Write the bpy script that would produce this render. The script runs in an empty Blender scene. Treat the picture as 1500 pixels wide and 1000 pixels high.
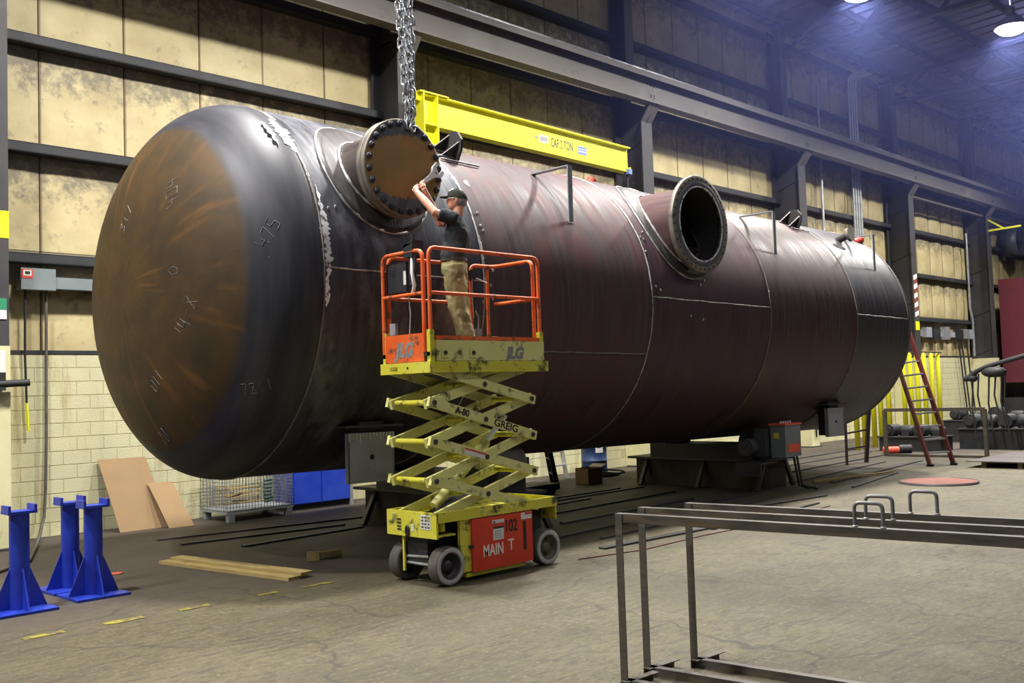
import bpy, bmesh, math, random
from mathutils import Vector, Matrix, Euler
random.seed(7)
sc = bpy.context.scene
col = sc.collection
PI = math.pi

# ------------------------------------------------------------------ camera
cd = bpy.data.cameras.new('camera'); cam = bpy.data.objects.new('camera', cd); col.objects.link(cam)
cd.sensor_width = 36; cd.lens = 34.8; cd.clip_end = 300
R3 = Matrix(((0.707, -0.0127, -0.707), (-0.7064, -0.0591, -0.7053), (-0.0329, 0.9982, -0.0508)))
cam.matrix_world = Matrix.Translation((0, 0, 1.88)) @ R3.to_quaternion().to_matrix().to_4x4()
sc.camera = cam
sc.view_settings.view_transform = 'Standard'; sc.view_settings.look = 'None'
sc.view_settings.exposure = 0.0; sc.view_settings.gamma = 1
sc.cycles.use_denoising = True
# ------------------------------------------------------------------ world: dim fill added for the rest of the hall, blue to tint shadows
w = bpy.data.worlds.new('world'); sc.world = w; w.use_nodes = True
bg = w.node_tree.nodes['Background']; bg.inputs[0].default_value = (.38, .44, .95, 1); bg.inputs[1].default_value = 0.065
# ------------------------------------------------------------------ high bay wall row and added fill row positions (fixtures built further down)
LAMPS = [(-4.8, 9.4), (.6, 9.6), (6.0, 9.6), (11.4, 9.6), (16.8, 9.8), (22.2, 10.2), (27.6, 8.6), (33.2, 9.2), (39, 9.4)]
FILL_LAMPS = [(-4, 1.5), (3.5, 1.5), (11, 1.5), (18.5, 1.5), (26, 1.5), (33.5, 1.5), (-4, -8), (3.5, -8), (11, -8), (18.5, -8), (26, -8)]  # unseen rows added on the camera side to light front surfaces
LAMP_W, FILL_W = 1000, 90
UP_W = 42
LAMP_Z = 11.0

# ------------------------------------------------------------------ materials
def _n(nt, t, **kw):
    n = nt.nodes.new(t)
    for k, v in kw.items(): setattr(n, k, v)
    return n
def c4(c): return (c[0], c[1], c[2], 1)
def mat(name, c1, c2=None, scale=3.0, rough=.6, metal=0.0, bump=0.0, bscale=30, dirt=None, dscale=6, dthr=(.52, .66), stretch=(1, 1, 1),
        dstretch=None, rnd=0.0, emit=0, rvar=0.12, spec=.5, coat=0, world=False):
    m = bpy.data.materials.new(name); m.use_nodes = True; nt = m.node_tree; L = nt.links
    b = nt.nodes['Principled BSDF']
    b.inputs['Roughness'].default_value = rough; b.inputs['Metallic'].default_value = metal
    b.inputs['Specular IOR Level'].default_value = spec
    if emit:
        b.inputs['Emission Color'].default_value = c4(c1); b.inputs['Emission Strength'].default_value = emit
    tc = _n(nt, 'ShaderNodeTexCoord')
    mp = _n(nt, 'ShaderNodeMapping'); mp.inputs['Scale'].default_value = stretch; src = _n(nt, 'ShaderNodeNewGeometry').outputs['Position'] if world else tc.outputs['Object']
    L.new(src, mp.inputs[0])
    oi = _n(nt, 'ShaderNodeObjectInfo')
    av = _n(nt, 'ShaderNodeVectorMath', operation='MULTIPLY_ADD'); av.inputs[1].default_value = (1, 1, 1)
    L.new(mp.outputs[0], av.inputs[0])
    mr = _n(nt, 'ShaderNodeMath', operation='MULTIPLY'); mr.inputs[1].default_value = 37.0 if rnd else 0.0
    L.new(oi.outputs['Random'], mr.inputs[0]); L.new(mr.outputs[0], av.inputs[2])
    no = _n(nt, 'ShaderNodeTexNoise'); no.inputs['Scale'].default_value = scale; no.inputs['Detail'].default_value = 6; no.inputs['Roughness'].default_value = .6
    L.new(av.outputs[0], no.inputs['Vector'])
    rp = _n(nt, 'ShaderNodeValToRGB'); rp.color_ramp.elements[0].position = .32; rp.color_ramp.elements[1].position = .68
    rp.color_ramp.elements[0].color = c4(c1); rp.color_ramp.elements[1].color = c4(c2 or c1)
    L.new(no.outputs['Fac'], rp.inputs[0]); out = rp.outputs[0]
    if dirt:
        n2 = _n(nt, 'ShaderNodeTexNoise'); n2.inputs['Scale'].default_value = dscale; n2.inputs['Detail'].default_value = 8; n2.inputs['Roughness'].default_value = .7
        if dstretch:
            m2 = _n(nt, 'ShaderNodeMapping'); m2.inputs['Scale'].default_value = dstretch; m2.inputs['Location'].default_value = (3.3, 1.7, .6)
            L.new(src, m2.inputs[0]); L.new(m2.outputs[0], n2.inputs['Vector'])
        else: L.new(av.outputs[0], n2.inputs['Vector'])
        r2 = _n(nt, 'ShaderNodeValToRGB'); r2.color_ramp.elements[0].position = dthr[0]; r2.color_ramp.elements[1].position = dthr[1]
        L.new(n2.outputs['Fac'], r2.inputs[0])
        mx = _n(nt, 'ShaderNodeMix', data_type='RGBA'); L.new(r2.outputs[0], mx.inputs['Factor']); L.new(out, mx.inputs['A']); mx.inputs['B'].default_value = c4(dirt); out = mx.outputs['Result']
    if rnd:
        hs = _n(nt, 'ShaderNodeHueSaturation'); mm = _n(nt, 'ShaderNodeMapRange'); mm.inputs['To Min'].default_value = 1 - rnd; mm.inputs['To Max'].default_value = 1 + rnd
        L.new(oi.outputs['Random'], mm.inputs[0]); L.new(mm.outputs[0], hs.inputs['Value']); L.new(out, hs.inputs['Color']); out = hs.outputs[0]
    L.new(out, b.inputs['Base Color'])
    if rvar:
        rr = _n(nt, 'ShaderNodeMapRange'); rr.inputs['From Min'].default_value = .3; rr.inputs['From Max'].default_value = .7
        rr.inputs['To Min'].default_value = max(.02, rough - rvar); rr.inputs['To Max'].default_value = min(1, rough + rvar)
        L.new(no.outputs['Fac'], rr.inputs[0]); L.new(rr.outputs[0], b.inputs['Roughness'])
    if bump:
        n3 = _n(nt, 'ShaderNodeTexNoise'); n3.inputs['Scale'].default_value = bscale; n3.inputs['Detail'].default_value = 4; L.new(av.outputs[0], n3.inputs['Vector'])
        bp = _n(nt, 'ShaderNodeBump'); bp.inputs['Strength'].default_value = bump; bp.inputs['Distance'].default_value = .02
        L.new(n3.outputs['Fac'], bp.inputs['Height']); L.new(bp.outputs[0], b.inputs['Normal'])
    return m

M = {}
def defmat(k, *a, **kw): M[k] = mat(k, *a, **kw); return M[k]
defmat('steel_dark', (.035, .036, .042), (.06, .058, .062), 2, .55, .3, dirt=(.10, .06, .04), dscale=3, dthr=(.6, .75))
defmat('steel_beam', (.10, .093, .086), (.135, .122, .108), 1.2, .6, .1, dirt=(.055, .05, .05), dscale=2.5, dthr=(.58, .75))
defmat('steel_column', (.032, .031, .035), (.048, .045, .047), 1.2, .6, .1, dirt=(.02, .02, .024), dscale=2.5, dthr=(.55, .75))
defmat('rail_steel', (.42, .41, .40), (.3, .3, .3), 3, .35, .8)
defmat('girt', (.020, .021, .026), (.032, .032, .036), 3, .6, .1)
defmat('roof_deck', (.16, .145, .20), (.12, .11, .17), 1, .7)  # blue of the roof haze put into the deck colour
defmat('roof_steel', (.05, .05, .085), (.04, .04, .065), 1, .7)
defmat('cream_paint', (.66, .62, .38), (.56, .52, .30), 2, .7, dirt=(.30, .25, .14), dscale=3, dthr=(.6, .8), dstretch=(3, 3, .8))
defmat('block_paint', (.60, .57, .34), (.50, .48, .32), .9, .75, bump=.25, bscale=40, dirt=(.33, .25, .10), dscale=1.5, dthr=(.52, .74), dstretch=(2.6, 1, .45), world=True)
defmat('mortar', (.50, .46, .27), (.40, .36, .22), 2, .9, world=True)
defmat('yellow_bright', (.80, .78, .02), (.72, .70, .015), 3, .45, dirt=(.55, .48, .02), dscale=4, dthr=(.62, .8))
defmat('yellow_lift', (.60, .56, .035), (.68, .64, .10), 3, .5, dirt=(.06, .05, .02), dscale=6, dthr=(.535, .64), bump=.1)
defmat('yellow_pale', (.64, .62, .20), (.70, .68, .30), 3, .5, dirt=(.09, .08, .03), dscale=6, dthr=(.545, .66))
defmat('orange_rail', (.74, .10, .02), (.80, .16, .035), 4, .45, dirt=(.12, .06, .04), dscale=8, dthr=(.53, .64))
defmat('red_door', (.68, .055, .02), (.60, .04, .015), 4, .5, dirt=(.16, .04, .02), dscale=6, dthr=(.60, .74), dstretch=(1.4, 1.4, .7))
defmat('dirty_rim', (.16, .15, .08), (.08, .075, .05), 9, .7)
defmat('black_paint', (.012, .012, .012), (.02, .02, .02), 6, .6)
defmat('white_paint', (.78, .78, .74), (.66, .64, .60), 20, .6)
defmat('stencil_white', (.85, .82, .78), (.78, .62, .55), 22, .6)
defmat('decal_grey', (.16, .17, .18), (.30, .30, .28), 30, .5)
defmat('decal_dark', (.07, .075, .08), (.12, .12, .12), 30, .8)
defmat('rubber', (.10, .092, .080), (.065, .060, .052), 6, .85)
defmat('rubber_edge', (.48, .47, .45), (.32, .31, .30), 8, .8)
defmat('blue_paint', (.012, .03, .34), (.016, .045, .42), 4, .42, dirt=(.01, .015, .10), dscale=7, dthr=(.62, .75))
defmat('blue_cabinet', (.010, .035, .33), (.012, .045, .38), 2, .5)
defmat('blue_drum', (.02, .04, .12), (.03, .06, .17), 4, .45)
defmat('cardboard', (.235, .148, .072), (.275, .178, .09), 3, .85, dirt=(.23, .14, .065), dscale=2, dthr=(.58, .8))
defmat('wood', (.36, .27, .10), (.24, .17, .07), 3, .8, stretch=(8, 1, 8), dirt=(.10, .07, .04), dscale=5, dthr=(.58, .7), rnd=.15)
defmat('grey_box', (.16, .19, .20), (.19, .22, .23), 3, .55)
defmat('grey_steel', (.27, .29, .33), (.34, .36, .40), 3, .5, .2, dirt=(.08, .08, .09), dscale=6, dthr=(.6, .75))
defmat('wire_grey', (.13, .135, .14), (.20, .2, .21), 8, .5, .3)
defmat('galv', (.46, .48, .50), (.58, .60, .62), 8, .4, .7)
defmat('chain', (.30, .31, .34), (.46, .47, .50), 10, .32, .9)
defmat('chrome', (.88, .89, .90), (.80, .81, .82), 12, .35, .0)
defmat('bolt', (.030, .034, .050), (.05, .055, .072), 10, .5, .2)
defmat('angle_iron', (.070, .066, .060), (.135, .118, .095), 3, .45, .35, stretch=(9, .6, 9), dirt=(.17, .115, .05), dscale=2.5, dthr=(.55, .72))
defmat('rod_steel', (.17, .17, .18), (.24, .24, .25), 9, .4, .4)
defmat('machine', (.018, .019, .023), (.034, .034, .039), 5, .6, .2)
defmat('base_brown', (.055, .032, .026), (.035, .025, .024), 2, .7, .1)
defmat('motor_grey', (.055, .058, .066), (.08, .083, .092), 4, .5, .2)
defmat('weld', (.60, .60, .60), (.20, .19, .19), 14, .4, .5)
defmat('weld_faint', (.24, .21, .20), (.12, .10, .10), 10, .5, .4)
defmat('chalk', (.30, .29, .30), (.13, .125, .13), 30, .9)
defmat('rust_cover', (.34, .19, .055), (.25, .165, .06), 2.2, .62, .05, dirt=(.46, .17, .045), dscale=1.7, dthr=(.52, .72), bump=.12)
defmat('flange_steel', (.15, .13, .11), (.22, .195, .16), 5, .48, .2, dirt=(.04, .04, .05), dscale=4, dthr=(.55, .7))
defmat('flange_face', (.075, .08, .10), (.12, .125, .145), 9, .45, .2, dirt=(.35, .36, .4), dscale=10, dthr=(.62, .74))
defmat('red_dark', (.11, .010, .022), (.085, .008, .018), 1.2, .6)
defmat('red_ladder', (.16, .02, .022), (.11, .018, .02), 5, .55)
defmat('brown_ladder', (.05, .03, .03), (.07, .04, .04), 5, .6)
defmat('disc_red', (.215, .062, .042), (.18, .05, .034), 5, .5)
defmat('skin', (.60, .27, .17), (.68, .34, .23), 14, .5, rvar=.05)
defmat('shirt', (.012, .017, .023), (.020, .026, .034), 7, .85, bump=.25, bscale=9)
defmat('khaki', (.30, .265, .12), (.40, .36, .18), 6, .85, dirt=(.12, .10, .05), dscale=5, dthr=(.56, .72), bump=.5, bscale=11)
defmat('cap', (.022, .026, .018), (.035, .038, .025), 9, .85)
defmat('hair', (.30, .28, .26), (.22, .20, .19), 30, .8)
defmat('leather', (.05, .03, .02), (.07, .045, .03), 10, .6)
defmat('hole', (.006, .006, .008), None, 3, .9, rvar=0)
defmat('tank_inside', (.02, .02, .024), (.03, .028, .03), 3, .8)
defmat('green_sign', (.02, .22, .10), None, 3, .6)
defmat('paper', (.70, .70, .66), (.62, .62, .60), 6, .8)
defmat('label_red', (.55, .05, .03), None, 3, .6)
defmat('label_blue', (.12, .18, .45), None, 3, .6)
defmat('label_yellow', (.75, .60, .05), None, 3, .6)
defmat('orange_part', (.75, .10, .05), None, 3, .5)
defmat('cable', (.018, .018, .02), None, 3, .6)
defmat('floor_yellow', (.28, .24, .015), (.22, .19, .03), 9, .7, dirt=(.10, .085, .045), dscale=9, dthr=(.46, .56))
defmat('cloth_green', (.25, .42, .36), (.32, .48, .42), 5, .8)
defmat('plate_dark', (.10, .075, .075), (.07, .06, .065), 2, .6, .2)
defmat('lamp_glass', (.80, .86, 1.0), None, 3, .4, emit=22, rvar=0)
defmat('lamp_body', (.30, .31, .34), None, 3, .5, .5)
defmat('chalk_line', (.50, .49, .46), (.3, .29, .27), 10, .9)

# tank shell materials: circumferential streaks of mill scale, primer and rust, plus a painted sheen on the blue course
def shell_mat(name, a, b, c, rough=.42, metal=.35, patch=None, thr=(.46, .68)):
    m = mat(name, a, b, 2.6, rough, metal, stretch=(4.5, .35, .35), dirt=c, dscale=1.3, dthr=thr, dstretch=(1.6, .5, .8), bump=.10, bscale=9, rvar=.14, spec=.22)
    return m
M['shell_blue'] = shell_mat('shell_blue', (.034, .035, .046), (.070, .072, .090), (.20, .20, .23), .46, .3, thr=(.50, .74))  # pale bluish patches paint a sheen into the colour
M['shell_red'] = shell_mat('shell_red', (.044, .029, .037), (.088, .062, .064), (.100, .036, .036), .56, .06)
M['shell_rose'] = shell_mat('shell_rose', (.043, .026, .037), (.080, .049, .062), (.086, .040, .046), .55, .06)
M['shell_olive'] = shell_mat('shell_olive', (.046, .034, .037), (.090, .068, .061), (.072, .034, .042), .46, .12)
M['shell_grey'] = shell_mat('shell_grey', (.050, .050, .060), (.090, .088, .098), (.07, .058, .064), .42, .3)
M['pad'] = shell_mat('pad', (.048, .043, .048), (.085, .076, .080), (.04, .036, .04), .48, .25)
M['pipe_rose'] = shell_mat('pipe_rose', (.075, .042, .046), (.115, .068, .068), (.05, .04, .044), .5, .15)
M['pipe_brown'] = shell_mat('pipe_brown', (.050, .038, .038), (.085, .065, .060), (.04, .034, .036), .5, .15)
def head_mat():
    m = bpy.data.materials.new('tank_head'); m.use_nodes = True; nt = m.node_tree; L = nt.links; b = nt.nodes['Principled BSDF']
    tc = _n(nt, 'ShaderNodeTexCoord'); sp = _n(nt, 'ShaderNodeSeparateXYZ'); L.new(tc.outputs['Object'], sp.inputs[0])
    cx = _n(nt, 'ShaderNodeCombineXYZ'); L.new(sp.outputs['Y'], cx.inputs[0]); L.new(sp.outputs['Z'], cx.inputs[1])
    ln = _n(nt, 'ShaderNodeVectorMath', operation='LENGTH'); L.new(cx.outputs[0], ln.inputs[0])
    no = _n(nt, 'ShaderNodeTexNoise'); no.inputs['Scale'].default_value = 2.2; no.inputs['Detail'].default_value = 7; no.inputs['Roughness'].default_value = .65; L.new(tc.outputs['Object'], no.inputs['Vector'])
    ad = _n(nt, 'ShaderNodeMath', operation='MULTIPLY_ADD'); ad.inputs[1].default_value = .10; L.new(no.outputs['Fac'], ad.inputs[0]); L.new(ln.outputs['Value'], ad.inputs[2])
    mr = _n(nt, 'ShaderNodeMapRange'); mr.inputs['From Min'].default_value = 1.80; mr.inputs['From Max'].default_value = 1.88; L.new(ad.outputs[0], mr.inputs[0])
    # radial streaks in the crown: angle-based noise
    at = _n(nt, 'ShaderNodeMath', operation='ARCTAN2'); L.new(sp.outputs['Z'], at.inputs[0]); L.new(sp.outputs['Y'], at.inputs[1])
    c2 = _n(nt, 'ShaderNodeCombineXYZ'); L.new(at.outputs[0], c2.inputs[0]); m8 = _n(nt, 'ShaderNodeMath', operation='MULTIPLY'); m8.inputs[1].default_value = .12; L.new(ln.outputs['Value'], m8.inputs[0]); L.new(m8.outputs[0], c2.inputs[1])
    n2 = _n(nt, 'ShaderNodeTexNoise'); n2.inputs['Scale'].default_value = 9; n2.inputs['Detail'].default_value = 5; L.new(c2.outputs[0], n2.inputs['Vector'])
    r1 = _n(nt, 'ShaderNodeValToRGB'); e = r1.color_ramp.elements; e[0].position = .30; e[1].position = .72; e[0].color = (.036, .026, .015, 1); e[1].color = (.086, .047, .015, 1)
    L.new(no.outputs['Fac'], r1.inputs[0])
    r2 = _n(nt, 'ShaderNodeValToRGB'); e = r2.color_ramp.elements; e[0].position = .56; e[1].position = .80; e[0].color = (0, 0, 0, 1); e[1].color = (1, 1, 1, 1); L.new(n2.outputs['Fac'], r2.inputs[0])
    mx = _n(nt, 'ShaderNodeMix', data_type='RGBA'); L.new(r2.outputs[0], mx.inputs['Factor']); L.new(r1.outputs[0], mx.inputs['A']); mx.inputs['B'].default_value = (.16, .070, .018, 1)
    n3 = _n(nt, 'ShaderNodeTexNoise'); n3.inputs['Scale'].default_value = 1.5; n3.inputs['Detail'].default_value = 6
    mp = _n(nt, 'ShaderNodeMapping'); mp.inputs['Scale'].default_value = (5, .6, .6); L.new(tc.outputs['Object'], mp.inputs[0]); L.new(mp.outputs[0], n3.inputs['Vector'])
    r3 = _n(nt, 'ShaderNodeValToRGB'); e = r3.color_ramp.elements; e[0].position = .35; e[1].position = .7; e[0].color = (.024, .025, .034, 1); e[1].color = (.058, .057, .068, 1); L.new(n3.outputs['Fac'], r3.inputs[0])
    m3 = _n(nt, 'ShaderNodeMix', data_type='RGBA'); L.new(mr.outputs[0], m3.inputs['Factor']); L.new(mx.outputs['Result'], m3.inputs['A']); L.new(r3.outputs[0], m3.inputs['B'])
    L.new(m3.outputs['Result'], b.inputs['Base Color']); b.inputs['Metallic'].default_value = .25; b.inputs['Specular IOR Level'].default_value = .35
    rr = _n(nt, 'ShaderNodeMapRange'); rr.inputs['To Min'].default_value = .62; rr.inputs['To Max'].default_value = .50; L.new(mr.outputs[0], rr.inputs[0]); L.new(rr.outputs[0], b.inputs['Roughness'])
    return m
M['head'] = head_mat()
def insul_mat():
    """dirty cream vinyl insulation facing: soot speckle thins out downwards on each sheet (generated Z), a rust line at the joints"""
    m = bpy.data.materials.new('insulation'); m.use_nodes = True; nt = m.node_tree; L = nt.links; b = nt.nodes['Principled BSDF']
    tc = _n(nt, 'ShaderNodeTexCoord'); PO = _n(nt, 'ShaderNodeNewGeometry').outputs['Position']; oi = _n(nt, 'ShaderNodeObjectInfo')
    sp = _n(nt, 'ShaderNodeSeparateXYZ'); L.new(tc.outputs['Generated'], sp.inputs[0])
    no = _n(nt, 'ShaderNodeTexNoise'); no.inputs['Scale'].default_value = 1.4; no.inputs['Detail'].default_value = 6; L.new(PO, no.inputs['Vector'])
    r1 = _n(nt, 'ShaderNodeValToRGB'); e = r1.color_ramp.elements; e[0].position = .3; e[1].position = .7; e[0].color = (.39, .315, .165, 1); e[1].color = (.55, .465, .255, 1); L.new(no.outputs['Fac'], r1.inputs[0])
    n2 = _n(nt, 'ShaderNodeTexNoise'); n2.inputs['Scale'].default_value = 5; n2.inputs['Detail'].default_value = 9; n2.inputs['Roughness'].default_value = .75; L.new(PO, n2.inputs['Vector'])
    gz = _n(nt, 'ShaderNodeMapRange'); gz.inputs['From Min'].default_value = .35; gz.inputs['From Max'].default_value = 1.0; gz.inputs['To Max'].default_value = .34; L.new(sp.outputs['Z'], gz.inputs[0])
    ad = _n(nt, 'ShaderNodeMath', operation='ADD'); L.new(n2.outputs['Fac'], ad.inputs[0]); L.new(gz.outputs[0], ad.inputs[1])
    r2 = _n(nt, 'ShaderNodeValToRGB'); e = r2.color_ramp.elements; e[0].position = .56; e[1].position = .74; e[0].color = (0, 0, 0, 1); e[1].color = (.8, .8, .8, 1); L.new(ad.outputs[0], r2.inputs[0])
    mx = _n(nt, 'ShaderNodeMix', data_type='RGBA'); L.new(r2.outputs[0], mx.inputs['Factor']); L.new(r1.outputs[0], mx.inputs['A']); mx.inputs['B'].default_value = (.13, .115, .085, 1)
    # rust line running down next to one edge
    ex = _n(nt, 'ShaderNodeMapRange'); ex.inputs['From Min'].default_value = .012; ex.inputs['From Max'].default_value = .03; ex.inputs['To Min'].default_value = .8; ex.inputs['To Max'].default_value = 0; L.new(sp.outputs['X'], ex.inputs[0])
    m2 = _n(nt, 'ShaderNodeMix', data_type='RGBA'); L.new(ex.outputs[0], m2.inputs['Factor']); L.new(mx.outputs['Result'], m2.inputs['A']); m2.inputs['B'].default_value = (.12, .06, .025, 1)
    L.new(m2.outputs['Result'], b.inputs['Base Color']); b.inputs['Roughness'].default_value = .55
    n3 = _n(nt, 'ShaderNodeTexNoise'); n3.inputs['Scale'].default_value = 5; n3.inputs['Detail'].default_value = 5
    L.new(PO, n3.inputs['Vector'])
    bp = _n(nt, 'ShaderNodeBump'); bp.inputs['Strength'].default_value = .35; bp.inputs['Distance'].default_value = .03; L.new(n3.outputs['Fac'], bp.inputs['Height']); L.new(bp.outputs[0], b.inputs['Normal'])
    return m
M['insulation'] = insul_mat()
def floor_mat():
    m = bpy.data.materials.new('concrete'); m.use_nodes = True; nt = m.node_tree; L = nt.links; b = nt.nodes['Principled BSDF']
    tc = _n(nt, 'ShaderNodeTexCoord')
    def noise(s, d=7, r=.65, st=(1, 1, 1), rot=0):
        mp = _n(nt, 'ShaderNodeMapping'); mp.inputs['Scale'].default_value = st; mp.inputs['Rotation'].default_value = (0, 0, rot); L.new(tc.outputs['Object'], mp.inputs[0])
        n = _n(nt, 'ShaderNodeTexNoise'); n.inputs['Scale'].default_value = s; n.inputs['Detail'].default_value = d; n.inputs['Roughness'].default_value = r; L.new(mp.outputs[0], n.inputs['Vector']); return n.outputs['Fac']
    def ramp(f, p0, p1, a, c):
        r = _n(nt, 'ShaderNodeValToRGB'); e = r.color_ramp.elements; e[0].position = p0; e[1].position = p1; e[0].color = c4(a); e[1].color = c4(c); L.new(f, r.inputs[0]); return r.outputs[0]
    def mix(f, a, c):
        x = _n(nt, 'ShaderNodeMix', data_type='RGBA'); L.new(f, x.inputs['Factor']); L.new(a, x.inputs['A'])
        if isinstance(c, tuple): x.inputs['B'].default_value = c4(c)
        else: L.new(c, x.inputs['B'])
        return x.outputs['Result']
    base = ramp(noise(.35), .40, .60, (.068, .056, .028), (.114, .096, .050))
    base = mix(ramp(noise(2.2, 9, .75), .54, .70, (0, 0, 0), (.7, .7, .7)), base, (.070, .061, .043))
    base = mix(ramp(noise(3.0, 9, .8, (1, 5, 1), .5), .58, .68, (0, 0, 0), (.55, .55, .55)), base, (.22, .195, .135))
    base = mix(ramp(noise(6, 10, .85, (1, 2.5, 1), .4), .48, .56, (0, 0, 0), (.85, .85, .85)), base, (.056, .046, .027))
    base = mix(ramp(noise(22, 8, .8), .55, .62, (0, 0, 0), (.75, .75, .75)), base, (.21, .18, .115))
    base = mix(ramp(noise(1.6, 9, .8, (1, 9, 1), -.35), .54, .60, (0, 0, 0), (.85, .85, .85)), base, (.038, .032, .023))
    base = mix(ramp(noise(1.3, 9, .8, (8, 1, 1), .2), .58, .66, (0, 0, 0), (.45, .45, .45)), base, (.22, .19, .13))
    # darker purple-brown zone beyond the yellow line
    sp = _n(nt, 'ShaderNodeSeparateXYZ'); L.new(tc.outputs['Object'], sp.inputs[0])
    wob = noise(.5, 5)
    a1 = _n(nt, 'ShaderNodeMath', operation='MULTIPLY_ADD'); a1.inputs[1].default_value = 2.2; L.new(wob, a1.inputs[0]); L.new(sp.outputs['Y'], a1.inputs[2])
    g = _n(nt, 'ShaderNodeMapRange'); g.inputs['From Min'].default_value = 9.5; g.inputs['From Max'].default_value = 10.7; g.inputs['To Max'].default_value = .82; L.new(a1.outputs[0], g.inputs[0])
    base = mix(g.outputs[0], base, ramp(noise(.8), .35, .7, (.038, .029, .026), (.072, .054, .046)))
    vo = _n(nt, 'ShaderNodeTexVoronoi', feature='DISTANCE_TO_EDGE'); vo.inputs['Scale'].default_value = .33
    mp = _n(nt, 'ShaderNodeMapping'); mp.inputs['Rotation'].default_value = (0, 0, .3); L.new(tc.outputs['Object'], mp.inputs[0])
    nv = _n(nt, 'ShaderNodeTexNoise'); nv.inputs['Scale'].default_value = 1.2; nv.inputs['Detail'].default_value = 6; L.new(mp.outputs[0], nv.inputs['Vector'])
    va = _n(nt, 'ShaderNodeVectorMath', operation='MULTIPLY_ADD'); va.inputs[1].default_value = (.9, .9, .9); L.new(nv.outputs['Color'], va.inputs[0]); L.new(mp.outputs[0], va.inputs[2]); L.new(va.outputs[0], vo.inputs['Vector'])
    base = mix(ramp(vo.outputs['Distance'], .0, .006, (.9, .9, .9), (0, 0, 0)), base, (.030, .025, .018))
    L.new(base, b.inputs['Base Color'])
    rr = _n(nt, 'ShaderNodeMapRange'); rr.inputs['To Min'].default_value = .5; rr.inputs['To Max'].default_value = .85; L.new(noise(1.5), rr.inputs[0]); L.new(rr.outputs[0], b.inputs['Roughness'])
    bp = _n(nt, 'ShaderNodeBump'); bp.inputs['Strength'].default_value = .45; bp.inputs['Distance'].default_value = .02; L.new(noise(11, 9, .85), bp.inputs['Height']); L.new(bp.outputs[0], b.inputs['Normal'])
    return m
M['concrete'] = floor_mat()

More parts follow.
